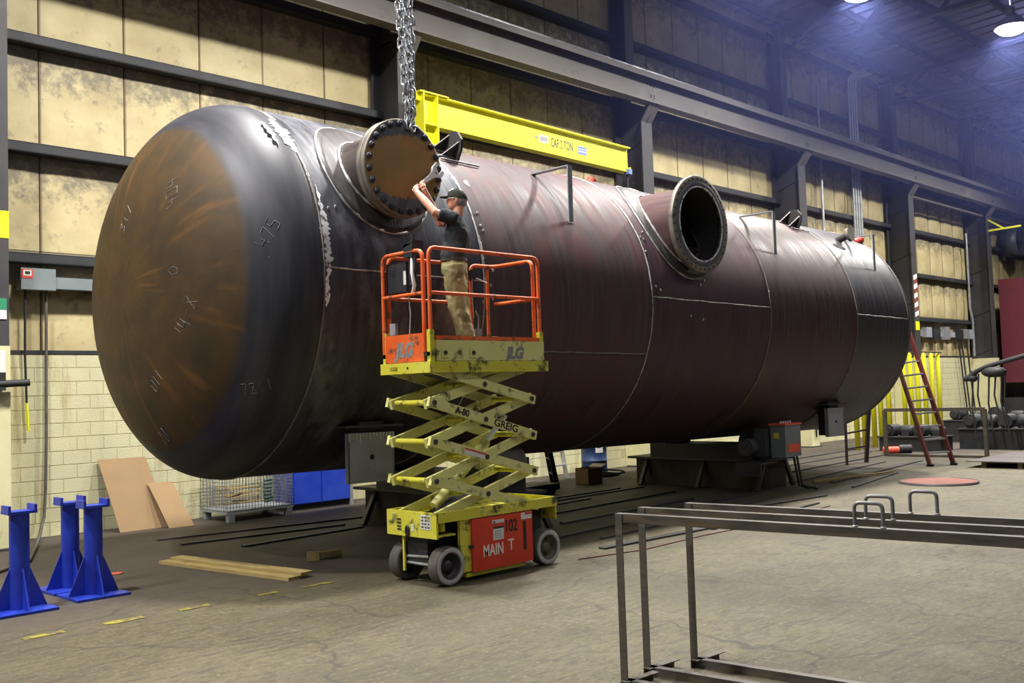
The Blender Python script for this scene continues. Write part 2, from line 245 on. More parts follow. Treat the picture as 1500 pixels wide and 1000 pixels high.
# ------------------------------------------------------------------ geometry helpers
class G:
    """collects shapes into one mesh"""
    def __init__(s): s.v = []; s.f = []; s.smooth = []
    def add(s, vs, fs, smooth=False):
        o = len(s.v); s.v += [Vector(v) for v in vs]; s.f += [tuple(i + o for i in f) for f in fs]; s.smooth += [smooth] * len(fs); return s
    def box(s, x0, x1, y0, y1, z0, z1):
        vs = [(x, y, z) for z in (z0, z1) for y in (y0, y1) for x in (x0, x1)]
        return s.add(vs, [(0, 2, 3, 1), (4, 5, 7, 6), (0, 1, 5, 4), (2, 6, 7, 3), (0, 4, 6, 2), (1, 3, 7, 5)])
    def obox(s, p, q, wdt, hgt, up=(0, 0, 1)):
        """bar from p to q: wdt sideways, hgt along up"""
        p = Vector(p); q = Vector(q); d = (q - p).normalized(); u = Vector(up); sd = d.cross(u)
        if sd.length < 1e-4: sd = d.cross(Vector((1, 0, 0)))
        sd.normalize(); u = sd.cross(d).normalized(); vs = []
        for c in (p, q):
            for a, b in ((-1, -1), (1, -1), (1, 1), (-1, 1)): vs.append(c + sd * a * wdt / 2 + u * b * hgt / 2)
        return s.add(vs, [(0, 1, 2, 3), (7, 6, 5, 4), (0, 4, 5, 1), (1, 5, 6, 2), (2, 6, 7, 3), (3, 7, 4, 0)])
    def angle(s, p, q, w_, t, a=(0, 0, -1), b=(1, 0, 0)):
        """angle iron from p (heel) to q with legs along a and b"""
        a = Vector(a); b = Vector(b); prof = [Vector((0, 0, 0)), b * w_, b * w_ + a * t, b * t + a * t, b * t + a * w_, a * w_]
        vs = [Vector(p) + k for k in prof] + [Vector(q) + k for k in prof]
        return s.add(vs, [(0, 1, 2, 3), (0, 3, 4, 5), (9, 8, 7, 6), (11, 10, 9, 6)] + [(i, i + 6, (i + 1) % 6 + 6, (i + 1) % 6) for i in range(6)])
    def ring_loft(s, rings, caps=True, smooth=True, closed=False):
        n = len(rings[0]); vs = [v for r in rings for v in r]; fs = []
        m = len(rings)
        for i in range(m if closed else m - 1):
            j = (i + 1) % m
            for k in range(n): fs.append((i * n + k, i * n + (k + 1) % n, j * n + (k + 1) % n, j * n + k))
        s.add(vs, fs, smooth)
        if caps and not closed:
            s.add(rings[0], [tuple(reversed(range(n)))]); s.add(rings[-1], [tuple(range(n))])
        return s
    def tube(s, pts, r, seg=10, caps=True, flat=None):
        """round tube along a path; r a number or one per point; flat = (axis, factor) squashes it"""
        pts = [Vector(p) for p in pts]; n = len(pts); rr = r if isinstance(r, (list, tuple)) else [r] * n
        rings = []; prev = None
        for i, p in enumerate(pts):
            d = (pts[min(i + 1, n - 1)] - pts[max(i - 1, 0)]).normalized()
            if prev is None:
                u = d.orthogonal().normalized()
            else:
                u = (prev - d * prev.dot(d)).normalized()
            prev = u; v = d.cross(u)
            rings.append([p + (u * math.cos(2 * PI * k / seg) + v * math.sin(2 * PI * k / seg)) * rr[i] for k in range(seg)])
        return s.ring_loft(rings, caps)
    def cyl(s, p, q, r, seg=16, r2=None): return s.tube([p, q], [r, r if r2 is None else r2], seg)
    def lathe(s, prof, o, axis, seg=32, closed=False, caps=False):
        """profile of (along, radius) turned about the axis through o"""
        o = Vector(o); ax = Vector(axis).normalized(); u = ax.orthogonal().normalized(); v = ax.cross(u)
        rings = [[o + ax * a + (u * math.cos(2 * PI * k / seg) + v * math.sin(2 * PI * k / seg)) * r for k in range(seg)] for a, r in prof]
        return s.ring_loft(rings, caps, True, closed)
    def prism(s, poly, ext):
        """polygon (3D points in order) pushed along ext"""
        n = len(poly); e = Vector(ext); vs = [Vector(p) for p in poly] + [Vector(p) + e for p in poly]
        return s.add(vs, [tuple(range(n))[::-1], tuple(range(n, 2 * n))] + [(i, (i + 1) % n, (i + 1) % n + n, i + n) for i in range(n)])
    def ell(s, c, rx, ry, rz, seg=16, rg=10, rot=None):
        c = Vector(c); rings = []
        for i in range(1, rg):
            t = PI * i / rg
            ring = []
            for k in range(seg):
                a = 2 * PI * k / seg; v = Vector((rx * math.sin(t) * math.cos(a), ry * math.sin(t) * math.sin(a), -rz * math.cos(t)))
                ring.append(c + (rot @ v if rot else v))
            rings.append(ring)
        return s.ring_loft(rings, True)
    def mesh(s, name, off=Vector((0, 0, 0))):
        me = bpy.data.meshes.new(name); me.from_pydata([tuple(v - off) for v in s.v], [], s.f); me.update()
        me.polygons.foreach_set('use_smooth', s.smooth)
        bm = bmesh.new(); bm.from_mesh(me); bmesh.ops.recalc_face_normals(bm, faces=bm.faces); bm.to_mesh(me); bm.free()
        return me

ORG = {}
def tag(o, label=None, cat=None, group=None, kind=None):
    if label: o['label'] = label
    if cat: o['category'] = cat
    if group: o['group'] = group
    if kind: o['kind'] = kind
    return o
def thing(name, label, cat, loc=(0, 0, 0), group=None, kind=None):
    o = bpy.data.objects.new(name, None); o.empty_display_size = .2; o.location = loc; col.objects.link(o); ORG[o.name] = Vector(loc)
    return tag(o, label, cat, group, kind)
def part(name, g, m, parent=None, label=None, kind=None, local=False):
    """link g as one mesh object; coordinates are world unless local (then they are the root's own)"""
    off = Vector((0, 0, 0)) if (parent is None or local) else ORG[parent.name]
    me = g.mesh(name, off) if isinstance(g, G) else g
    o = bpy.data.objects.new(name, me); me.materials.clear(); me.materials.append(M[m] if isinstance(m, str) else m)
    col.objects.link(o)
    if parent is not None: o.parent = parent; ORG[o.name] = ORG[parent.name]
    else: ORG[o.name] = Vector((0, 0, 0))
    if label: o['label'] = label
    if kind: o['kind'] = kind
    return o
def solo(name, g, m, label, cat, base=None, group=None, kind=None):
    """a thing that is one mesh, its origin put at its base"""
    if base is None:
        xs = [v.x for v in g.v]; ys = [v.y for v in g.v]; zs = [v.z for v in g.v]
        base = Vector(((min(xs) + max(xs)) / 2, (min(ys) + max(ys)) / 2, min(zs)))
    me = g.mesh(name, Vector(base)); o = bpy.data.objects.new(name, me); me.materials.append(M[m]); o.location = base; col.objects.link(o); ORG[o.name] = Vector(base)
    return tag(o, label, cat, group, kind)
def inst(name, me, loc, parent=None, rot=(0, 0, 0), root=None):
    """another object on shared mesh data; loc in world (or local when root given)"""
    o = bpy.data.objects.new(name, me); col.objects.link(o); o.rotation_euler = rot
    if parent is not None: o.parent = parent; ORG[o.name] = ORG[parent.name]; o.location = Vector(loc) - (Vector((0, 0, 0)) if root else ORG[parent.name])
    else: o.location = loc; ORG[o.name] = Vector(loc)
    return o
def text(name, s, pos, size, xdir, ydir, m, parent, wscale=1.0, shear=0.0, align='LEFT', local=False, off=0.0):
    cu = bpy.data.curves.new(name, 'FONT'); cu.body = s; cu.size = size; cu.extrude = .0012; cu.shear = shear; cu.align_x = align; cu.offset = off
    t = bpy.data.objects.new(name + '_tmp', cu); col.objects.link(t); bpy.context.view_layer.update()
    me = bpy.data.meshes.new_from_object(t.evaluated_get(bpy.context.evaluated_depsgraph_get()))
    bpy.data.objects.remove(t); bpy.data.curves.remove(cu)
    x = Vector(xdir).normalized(); y = Vector(ydir).normalized(); z = x.cross(y)
    o0 = Vector(pos) - (Vector((0, 0, 0)) if local else ORG[parent.name])
    mt = Matrix(((x.x, y.x, z.x, o0.x), (x.y, y.y, z.y, o0.y), (x.z, y.z, z.z, o0.z), (0, 0, 0, 1))) @ Matrix.Diagonal((wscale, 1, 1, 1))
    me.transform(mt); me.name = name
    return part(name, me, m, parent, local=True)
def stroke_text(g, s, place, h, r):
    """chalk figures as thin strokes; place(u, v) gives a point on the surface"""
    D = {'0': [[(0, 0), (.5, 0), (.5, 1), (0, 1), (0, 0)]], '1': [[(.25, 0), (.25, 1)]], '2': [[(0, 1), (.5, 1), (.5, .5), (0, 0), (.5, 0)]], '3': [[(0, 1), (.5, 1), (.2, .55), (.5, .3), (0, 0)]],
         '4': [[(0, 1), (0, .45), (.55, .45)], [(.4, .8), (.4, 0)]], '5': [[(.5, 1), (0, 1), (0, .55), (.5, .45), (.45, 0), (0, 0)]], '7': [[(0, 1), (.5, 1), (.15, 0)]], '8': [[(0, 0), (.5, .95), (0, .95), (.5, 0), (0, 0)]],
         '9': [[(.5, .5), (0, .5), (0, 1), (.5, 1), (.5, 0)]], '.': [[(.2, 0), (.25, .08)]], 'T': [[(0, 1), (.6, 1)], [(.3, 1), (.3, 0)]], 'O': [[(.1, 0), (.5, .1), (.6, .6), (.3, 1), (0, .6), (.1, 0)]], '-': [[(0, .5), (.5, .5)]]}
    u0 = 0
    for ch in s:
        for st in D.get(ch, []):
            pts = []
            for (a, b), (c, d) in zip(st[:-1], st[1:]):
                for k in range(3): pts.append((a + (c - a) * k / 3, b + (d - b) * k / 3))
            pts.append(st[-1])
            g.tube([place((u0 + a) * h, b * h) for a, b in pts], r, 4)
        u0 += .75

def evaluated(o):
    bpy.context.view_layer.update()
    me = bpy.data.meshes.new_from_object(o.evaluated_get(bpy.context.evaluated_depsgraph_get())); return me
def remeshed(g, voxel, name, smooth=3, noise=0, nscale=.1):
    """one continuous surface out of overlapping closed shapes"""
    me = g.mesh(name); o = bpy.data.objects.new(name + '_tmp', me); col.objects.link(o)
    r = o.modifiers.new('r', 'REMESH'); r.mode = 'VOXEL'; r.voxel_size = voxel
    if smooth:
        s_ = o.modifiers.new('s', 'SMOOTH'); s_.iterations = smooth; s_.factor = .5
    if noise:
        tx = bpy.data.textures.new(name + '_folds', 'CLOUDS'); tx.noise_scale = nscale
        d = o.modifiers.new('d', 'DISPLACE'); d.texture = tx; d.strength = noise; d.mid_level = .5; d.texture_coords = 'LOCAL'
    out = evaluated(o); bpy.data.objects.remove(o); out.name = name
    for p in out.polygons: p.use_smooth = True
    return out

# ================================================================== SETTING
g = G(); nx, ny = 1, 1
g.add([(-30, -30, 0), (70, -30, 0), (70, 15.4, 0), (-30, 15.4, 0), (-30, -30, -.3), (70, -30, -.3), (70, 15.4, -.3), (-30, 15.4, -.3)], [(0, 1, 2, 3), (7, 6, 5, 4), (0, 4, 5, 1), (1, 5, 6, 2), (2, 6, 7, 3), (3, 7, 4, 0)])
floor = part('floor', g, 'concrete', None, 'worn brown concrete floor with cracks', 'structure')
# painted dashes on the floor
for (x0, x1, wd) in ((2.91, 3.24, .10), (3.57, 3.92, .11), (4.24, 4.54, .09), (5.05, 5.26, .06), (5.53, 5.91, .07), (2.2, 2.55, .1)):
    g = G(); n = 7; top = []; bot = []
    for i in range(n + 1):
        x = x0 + (x1 - x0) * i / n; top.append((x, 8.70 - (x - 3) * .03 + random.uniform(-.012, .012), .003)); bot.append((x, 8.70 - wd - (x - 3) * .03 + random.uniform(-.012, .012), .003))
    g.prism(bot + top[::-1], (0, 0, .0015))
    part('floor_marking', g, 'floor_yellow', floor, 'worn yellow floor dash')

COLS = [4.44, 11.66, 19.06, 26.51, 34.10, 41.43, 48.9]
WY = 15.1
wall = thing('wall_back', 'long shed wall of cream insulation sheets over painted concrete blocks', None, (0, WY, 0), kind='structure')
part('wall_core', G().box(-4, 60, WY + .10, WY + .35, 0, 13.4), 'mortar', wall)
GZ = [2.67, 4.17, 5.78, 7.39, 9.0, 10.61, 12.3]
def panel_mesh(wd, ht, seed, bl=.012):
    r = random.Random(seed); g = G(); nx_, nz_ = 8, 8; vs = []
    ph = [r.uniform(0, 6.3) for _ in range(6)]
    for j in range(nz_ + 1):
        for i in range(nx_ + 1):
            u = i / nx_; v = j / nz_
            bulge = bl * (1 - (2 * u - 1) ** 4) * (1 - (2 * v - 1) ** 6)
            wr = .008 * math.sin(9 * u + 5 * v + ph[0]) + .007 * math.sin(16 * v - 7 * u + ph[1])
            vs.append((u * wd, -bulge - wr * (bl / .045 if bulge > .2 * bl else 0), v * ht))
    fs = [(j * (nx_ + 1) + i, j * (nx_ + 1) + i + 1, (j + 1) * (nx_ + 1) + i + 1, (j + 1) * (nx_ + 1) + i) for j in range(nz_) for i in range(nx_)]
    g.add(vs, fs, True); e = .06
    g.add([(0, 0, 0), (wd, 0, 0), (wd, 0, ht), (0, 0, ht), (0, e, 0), (wd, e, 0), (wd, e, ht), (0, e, ht)], [(0, 4, 5, 1), (1, 5, 6, 2), (2, 6, 7, 3), (3, 7, 4, 0), (7, 6, 5, 4)])
    return g.mesh('insulation_panel')
pm = {}
for bi in range(-1, 6):
    xa = (COLS[bi] if bi >= 0 else -3.0) + .13; xb = COLS[bi + 1] - .13
    if bi == 0: cuts = [xa, 5.38, 6.67, 7.96, 9.15, 10.45, xb]
    else: cuts = [xa + (xb - xa) * k / 6 for k in range(7)]
    for i in range(6):
        for j in range(6):
            wd = cuts[i + 1] - cuts[i] - .014; ht = GZ[j + 1] - GZ[j] - .01
            key = (round(wd, 2), j, (i + bi) % 3, bi > 2)
            if key not in pm:
                pm[key] = panel_mesh(wd, ht, len(pm), .05 if bi > 2 else .010); pm[key].materials.append(M['insulation'])
            inst('insulation_panel', pm[key], (cuts[i] + .007, WY + .03, GZ[j] + .005), wall)
# girts: cold formed channels between the columns
for bi in range(-1, 6):
    xa = (COLS[bi] if bi >= 0 else -3.0) + .06; xb = COLS[bi + 1] - .06
    for z in GZ[1:]:
        g = G(); y0 = WY - .22; y1 = WY + .02
        g.box(xa, xb, y0, y0 + .012, z - .20, z - .07)       # web lip
        g.box(xa, xb, y0, y1, z - .075, z - .062)            # top flange
        g.box(xa, xb, y0, y1, z - .205, z - .193)
        part('girt', g, 'girt', wall)
    g = G().box(xa, xb, WY - .06, WY + .05, 2.655, 2.71); part('base_rail', g, 'girt', wall)
# concrete block base of the wall
def block_mesh(wd, ht=.1985):
    g = G(); b = .004; d = .05; y = 0
    g.add([(0, d, 0), (wd, d, 0), (wd, d, ht), (0, d, ht), (b, 0, b), (wd - b, 0, b), (wd - b, 0, ht - b), (b, 0, ht - b)], [(4, 5, 6, 7), (0, 1, 5, 4), (1, 2, 6, 5), (2, 3, 7, 6), (3, 0, 4, 7), (3, 2, 1, 0)])
    me = g.mesh('block'); me.materials.append(M['block_paint']); return me
BL, BH = .40, .2045
bm_full, bm_half = block_mesh(BL - .005), block_mesh(BL / 2 - .005)
cnt = 0
rest = G()
for r in range(13):
    x = 4.66 if r % 2 == 0 else 4.46
    while x < 11.4:
        if x >= 4.6 and cnt < 300 and x < 9.6:
            inst('block', bm_full, (x, WY - .05, r * BH + .003), wall); cnt += 1
        else: rest.box(x + .004, x + BL - .005, WY - .05, WY + .02, r * BH + .005, r * BH + BH - .009)
        x += BL
    x = 11.86 + (0 if r % 2 else -.2)
    while x < 48.4:
        if all(abs(x + .2 - c) > .3 for c in COLS): rest.box(x + .004, x + BL - .005, WY - .05, WY + .02, r * BH + .005, r * BH + BH - .009)
        x += BL
    x = 4.2
    while x > -3:
        rest.box(x - BL + .004, x - .005, WY - .05, WY + .02, r * BH + .005, r * BH + BH - .009); x -= BL
part('block_courses', rest, 'block_paint', wall, kind='stuff')
part('mortar_bed', G().box(-3, 48.8, WY - .0455, WY + .09, 0, 2.66), 'mortar', wall)
# end wall far away on the right
part('wall_right', G().box(60, 60.3, -30, 15.4, 0, 14), 'insulation', None, 'far end wall of the shed', 'structure')

# roof: deck on purlins
ceil = thing('ceiling', 'dark sheet metal roof deck on purlins', None, (20, 0, 12.6), kind='structure')
def roofz(y): return 12.75 + .05 * (15.1 - y)
for k in range(20):
    x0 = -6 + k * 3.3
    g = G(); vs = []
    ys = [15.4, 8, 0, -8, -16]
    for s_ in (0, 1):
        for y in ys: vs.append((x0 + s_ * 3.28, y, roofz(y) + .0))
    for s_ in (0, 1):
        for y in ys: vs.append((x0 + s_ * 3.28, y, roofz(y) + .06))
    fs = [(i, i + 1, i + 6, i + 5) for i in range(4)] + [(i + 10, i + 15, i + 16, i + 11) for i in range(4)]
    g.add(vs, fs)
    for i in range(1, 6): # ribs of the sheet, running down the slope
        xr = x0 + i * .6; g.obox((xr, 15.3, roofz(15.3) - .02), (xr, -16, roofz(-16) - .02), .08, .05)
    part('roof_sheet', g, 'roof_deck', ceil)
for k in range(19):
    y = 14.6 - k * 1.55
    part('purlin', G().box(-6, 60, y - .04, y + .04, roofz(y) - .26, roofz(y) - .05), 'roof_steel', ceil)

# steel columns
ORD = ['steel column at the left edge with yellow band and green sign', 'steel column behind the hanging chain', 'steel column just right of the yellow beam tip',
       'steel column behind the short lifting lug beyond the open nozzle', 'steel column with striped guard past the tank end', 'steel column between the block wall and the red booth', 'hidden steel column beyond the red booth']
for i, xc in enumerate(COLS):
    if i == 6: continue
    t = thing('steel_column', ORD[i], 'column', (xc, 14.6, 0), 'wall columns')
    part('inner_flange', G().box(xc - .205, xc + .205, 14.2, 14.23, 0 if i else 2.72, 8.24), 'steel_column', t)
    if i == 0: part('painted_base', G().box(xc - .21, xc + .212, 14.19, 15.04, 0, 2.72), 'cream_paint', t, 'cream painted foot of the column')
    part('web', G().box(xc - .012, xc + .012, 14.23, 15.0, 0, 8.6), 'steel_column', t)
    part('outer_flange', G().box(xc - .205, xc + .205, 15.0, 15.03, 0, 12.4), 'steel_column', t)
    g = G().prism([(xc - .20, 14.2, 8.24), (xc + .20, 14.2, 8.24), (xc + .20, 13.9, 8.64), (xc - .20, 13.9, 8.64)], (0, .03, .0))
    part('bracket_flange', g, 'steel_beam', t)
    part('bracket_web', G().prism([(xc - .01, 14.21, 8.2), (xc - .01, 13.92, 8.64), (xc - .01, 15.0, 8.64), (xc - .01, 15.0, 7.7)], (.02, 0, 0)), 'steel_column', t)
    for z in (1.0, 2.75, 4.3, 6.0, 7.6):
        if i >= 2: part('brace', G().obox((xc - .02, 14.28, z + .25), (xc - .02, 15.0, z - .0), .05, .05), 'steel_column', t)
    part('upper_flange', G().box(xc - .15, xc + .15, 14.62, 14.645, 9.3, 12.4), 'steel_beam', t)
    part('upper_web', G().box(xc - .01, xc + .01, 14.645, 15.0, 8.6, 12.4), 'steel_column', t)
    part('base_plate', G().box(xc - .28, xc + .28, 14.1, 14.98, 0, .03), 'steel_column', t)
    if i >= 1: part('painted_base', G().box(xc - .23, xc + .23, 14.16, 15.04, 0, 2.6), 'cream_paint', t, 'cream painted block casing at the foot')
    if i == 0:
        part('yellow_band', G().box(xc - .21, xc + .21, 14.194, 14.2, 4.18, 4.55), 'yellow_bright', t)
        s1 = part('sign', G().box(xc - .18, xc + .17, 14.188, 14.196, 3.08, 3.36), 'paper', t, 'green and white safety sign')
        part('sign_header', G().box(xc - .18, xc + .17, 14.184, 14.188, 3.21, 3.36), 'green_sign', s1)
        part('notice', G().box(xc - .12, xc + .15, 14.188, 14.197, 2.35, 2.66), 'paper', t, 'white paper notice')
    if i == 4:
        for k in range(9): part('stripe', G().prism([(xc - .14, 14.192, 4.0 + k * .16), (xc + .14, 14.192, 4.08 + k * .16), (xc + .14, 14.192, 4.238 + k * .16), (xc - .14, 14.192, 4.158 + k * .16)], (0, .008, 0)), 'disc_red' if k % 2 else 'paper', t)
        part('yellow_band', G().box(xc - .15, xc + .15, 14.19, 14.2, 3.55, 3.85), 'yellow_bright', t)
    if i == 5:
        jib = part('jib_arm', G().obox((xc, 14.2, 7.68), (xc, 13.0, 7.72), .07, .07).obox((xc, 14.2, 8.12), (xc, 13.65, 7.72), .06, .06), 'yellow_bright', t, 'small yellow bracket arm')

# crane runway girder carried by the column brackets
t = thing('crane_girder', 'long grey crane runway girder along the wall', 'girder', (20, 14.0, 8.6))
segs = [-4] + COLS[:-1] + [52]
for a, b in zip(segs[:-1], segs[1:]):
    p_ = part('girder_span', G().box(a + .004, b - .004, 13.985, 14.015, 8.65, 9.28).box(a + .004, b - .004, 13.86, 14.14, 8.62, 8.65).box(a + .004, b - .004, 13.78, 14.22, 9.26, 9.29).box(a + .004, b - .004, 13.78, 13.80, 9.16, 9.26).box(a + .004, b - .004, 14.2, 14.22, 9.16, 9.26), 'steel_beam', t)
    for dz in (8.83, 8.78, 9.05, 9.1):
        for dx in (-.06, .06): part('splice_bolt', G().box(b + dx - .02, b + dx + .02, 13.97, 13.987, dz, dz + .03), 'steel_dark', p_)
part('crane_rail', G().box(-4, 52, 13.965, 14.035, 9.29, 9.33).box(-4, 52, 13.985, 14.015, 9.33, 9.37).box(-4, 52, 13.96, 14.04, 9.37, 9.42), 'rail_steel', t)
# strut pipe under the far spans
part('tie_rod', G().cyl((34.3, 14.4, 8.3), (41.3, 14.4, 8.3), .05, 8), 'steel_beam', t)
part('tie_rod', G().cyl((41.6, 14.4, 8.3), (48.7, 14.4, 8.3), .05, 8), 'steel_beam', t)

# roof trusses
TL = ['roof truss over the column right of the yellow beam', 'roof truss whose chord runs past the upper lamp', 'roof truss above the striped column', 'farthest roof truss by the red booth']
for i, xc in enumerate(COLS[2:6]):
    t = thing('roof_truss', TL[i], 'truss', (xc, 0, 11.58), 'roof trusses')
    part('bottom_chord', G().obox((xc, 14.9, 11.58), (xc, -16, 11.58), .2, .12), 'roof_steel', t)
    part('top_chord', G().obox((xc, 14.9, roofz(14.9) - .34), (xc, -16, roofz(-16) - .34), .2, .12), 'roof_steel', t)
    for k in range(13):
        ya = 14.6 - k * 2.3; yb = ya - 1.15; yc = ya - 2.3
        part('web_member', G().obox((xc, ya, 11.6), (xc, yb, roofz(yb) - .35), .09, .09), 'roof_steel', t)
        part('web_member', G().obox((xc, yb, roofz(yb) - .35), (xc, yc, 11.6), .09, .09), 'roof_steel', t)

# high bay lamps, each with its own light
def lamp(x, y, watts, label, idx, group):
    t = thing('high_bay_lamp', label, 'lamp', (x, y, LAMP_Z), group)
    part('shade', G().lathe([(0, .42), (.05, .41), (.22, .28), (.30, .12), (.30, .02), (.28, .02), (.21, .26), (.05, .39), (.01, .40)], (x, y, LAMP_Z), (0, 0, 1), 20), 'lamp_body', t)
    part('ballast', G().cyl((x, y, LAMP_Z + .3), (x, y, LAMP_Z + .55), .11, 14), 'lamp_body', t)
    part('hanger', G().cyl((x, y, LAMP_Z + .55), (x, y, roofz(y) - .05), .015, 6), 'lamp_body', t)
    part('lens', G().ell((x, y, LAMP_Z + .02), .39, .39, .20, 22, 10), 'lamp_glass', t)
    ld = bpy.data.lights.new('lamp_light', 'AREA'); ld.shape = 'DISK'; ld.size = .8; ld.energy = watts; ld.spread = math.radians(152); ld.color = (1.0, .97, .90)
    lo = bpy.data.objects.new('lamp_light', ld); col.objects.link(lo); lo.parent = t; lo.location = (0, 0, -.20); ORG[lo.name] = ORG[t.name]
    if group == 'lamps of the wall row':      # added bluish light aimed upwards to tint the roof
        ud = bpy.data.lights.new('added_uplight', 'AREA'); ud.shape = 'DISK'; ud.size = .5; ud.energy = UP_W; ud.color = (.55, .60, 1.0)
        uo = bpy.data.objects.new('added_uplight', ud); col.objects.link(uo); uo.parent = t; uo.location = (0, 0, .62); uo.rotation_euler = (PI, 0, 0); ORG[uo.name] = ORG[t.name]
LL = ['high bay lamp out of frame above the left end', 'high bay lamp out of frame left of the tank head', 'high bay lamp hanging above the tank head', 'high bay lamp above the tank middle', 'high bay lamp above the open nozzle',
      'glowing high bay lamp at the top frame edge', 'bright high bay lamp at the upper right corner', 'distant high bay lamp beyond the tank end', 'farthest high bay lamp of the wall row']
for i, (x, y) in enumerate(LAMPS): lamp(x, y, LAMP_W, LL[i], i, 'lamps of the wall row')
for i, (x, y) in enumerate(FILL_LAMPS): lamp(x, y, FILL_W, 'unseen high bay lamp added to light the tank front', i, 'added unseen lamps on the camera side')

# wall conduits in the bay past the second nozzle
for k, x in enumerate((31.05, 31.22, 31.39, 31.56)):
    pts = [(x, 14.82, 2.7), (x, 14.82, 11.75), (x, 14.78, 11.92), (x, 14.65, 12.0), (x, 14.2, 12.03)]
    solo('conduit', G().tube(pts, .045, 8), 'galv', ['first', 'second', 'third', 'fourth'][k] + ' conduit from the left in the wall bundle of four', 'pipe', (x, 14.98, 2.7), 'conduit bundle')
solo('conduit', G().tube([(28.9, 14.82, 2.7), (28.9, 14.82, 11.3)], .045, 8), 'galv', 'single thin galvanized conduit left of the bundle of four', 'pipe', (28.9, 14.82, 2.7))
solo('conduit', G().tube([(40.9, 14.82, 2.7), (40.9, 14.82, 4.2), (40.7, 14.82, 4.6), (40.7, 14.82, 7.6)], .045, 8), 'galv', 'grey conduit with a bend beside the rightmost column', 'pipe', (40.9, 14.9, 2.7))

# ================================================================== THE TANK (local axes: x along the tank, origin on its axis)
TR = 2.162; TO = Vector((9.5, 10.6, 3.112))
tank = thing('pressure_tank', 'huge dark steel pressure vessel with rust brown dished head', 'tank', TO); tank.rotation_euler = (0, .0095, .0075)
ORG[tank.name] = Vector((0, 0, 0))        # parts of the tank are written in its own axes
def tp(name, g, m, parent=None, label=None, kind=None): return part(name, g, m, parent or tank, label, kind, local=True)
def TX(X): return X - 9.5
def surf(x, a, dr=0.0):
    """point on the shell at station x, clock angle a from the front (-Y) upwards"""
    return Vector((x, -(TR + dr) * math.cos(a), (TR + dr) * math.sin(a)))
SEAMS = [5.75, 8.0, 11.3, 14.55, 17.7, 20.0]
NZ = [(TX(6.68), 1.19, -2.33), (TX(12.36), 1.195, -2.32)]
def shell(x0, x1, hole=None, n=128):
    g = G(); m_ = max(3, int((x1 - x0) / .09)); vs = []; fs = []
    for i in range(m_ + 1):
        for k in range(n): vs.append(surf(x0 + (x1 - x0) * i / m_, 2 * PI * k / n))
    for i in range(m_):
        for k in range(n):
            f = (i * n + k, i * n + (k + 1) % n, (i + 1) * n + (k + 1) % n, (i + 1) * n + k)
            if hole:
                c = sum((vs[q] for q in f), Vector()) / 4
                if c.y < 0 and math.hypot(c.x - hole[0], c.z - hole[1]) < hole[2]: continue
            fs.append(f)
    return g.add(vs, fs, True)
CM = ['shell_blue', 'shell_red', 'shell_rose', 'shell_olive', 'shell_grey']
CLAB = ['bluish dark steel shell course at the head', 'reddish brown shell course behind the worker', 'rosy brown shell course carrying the open nozzle', 'olive brown shell course', 'grey steel shell course at the far end']
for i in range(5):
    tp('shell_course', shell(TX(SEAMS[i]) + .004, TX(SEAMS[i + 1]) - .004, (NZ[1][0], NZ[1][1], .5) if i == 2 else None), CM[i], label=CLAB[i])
def head_prof(n=26):
    return [(1.1 * math.cos(q), TR * math.sin(q)) for q in [PI / 2 * k / n for k in range(n + 1)]]
def head(sign, xt):
    g = G(); rings = []
    for a, r in head_prof():
        if r < .02: r = .004
        rings.append([Vector((xt + sign * a, -r * math.cos(2 * PI * k / 128), r * math.sin(2 * PI * k / 128))) for k in range(128)])
    g.ring_loft(rings, False); g.add(rings[0], [tuple(range(128))], True); return g
hd = tp('dished_head', head(-1, TX(5.70)).ring_loft([[surf(TX(x), 2 * PI * k / 128) for k in range(128)] for x in (5.70, 5.746)], False), 'head', label='rust brown elliptical end of the tank')
tp('dished_head', head(1, TX(20.0)), 'shell_grey')
def girth(X, a0, a1, r, n=90, jit=.004):
    return G().tube([surf(TX(X) + random.uniform(-jit, jit), a0 + (a1 - a0) * k / n, .002) for k in range(n + 1)], r, 6)
for X, m_ in ((8.0, 'weld'), (11.3, 'weld'), (14.55, 'weld_faint'), (17.7, 'weld_faint'), (20.0, 'weld_faint'), (5.748, 'weld_faint')):
    tp('weld_seam', girth(X, -PI * .5, PI * .75, .011), m_)
LS = [(5.78, 7.98, .03, 'weld'), (11.32, 14.52, .03, 'weld'), (17.72, 19.98, .04, 'weld'), (8.02, 11.28, -.35, 'weld_faint'), (4.9, 5.7, .25, None)]
for xa, xb, a, m_ in LS:
    if m_: tp('weld_seam', G().tube([surf(TX(xa + (xb - xa) * k / 20), a + random.uniform(-.002, .002), .002) for k in range(21)], .010, 6), m_)
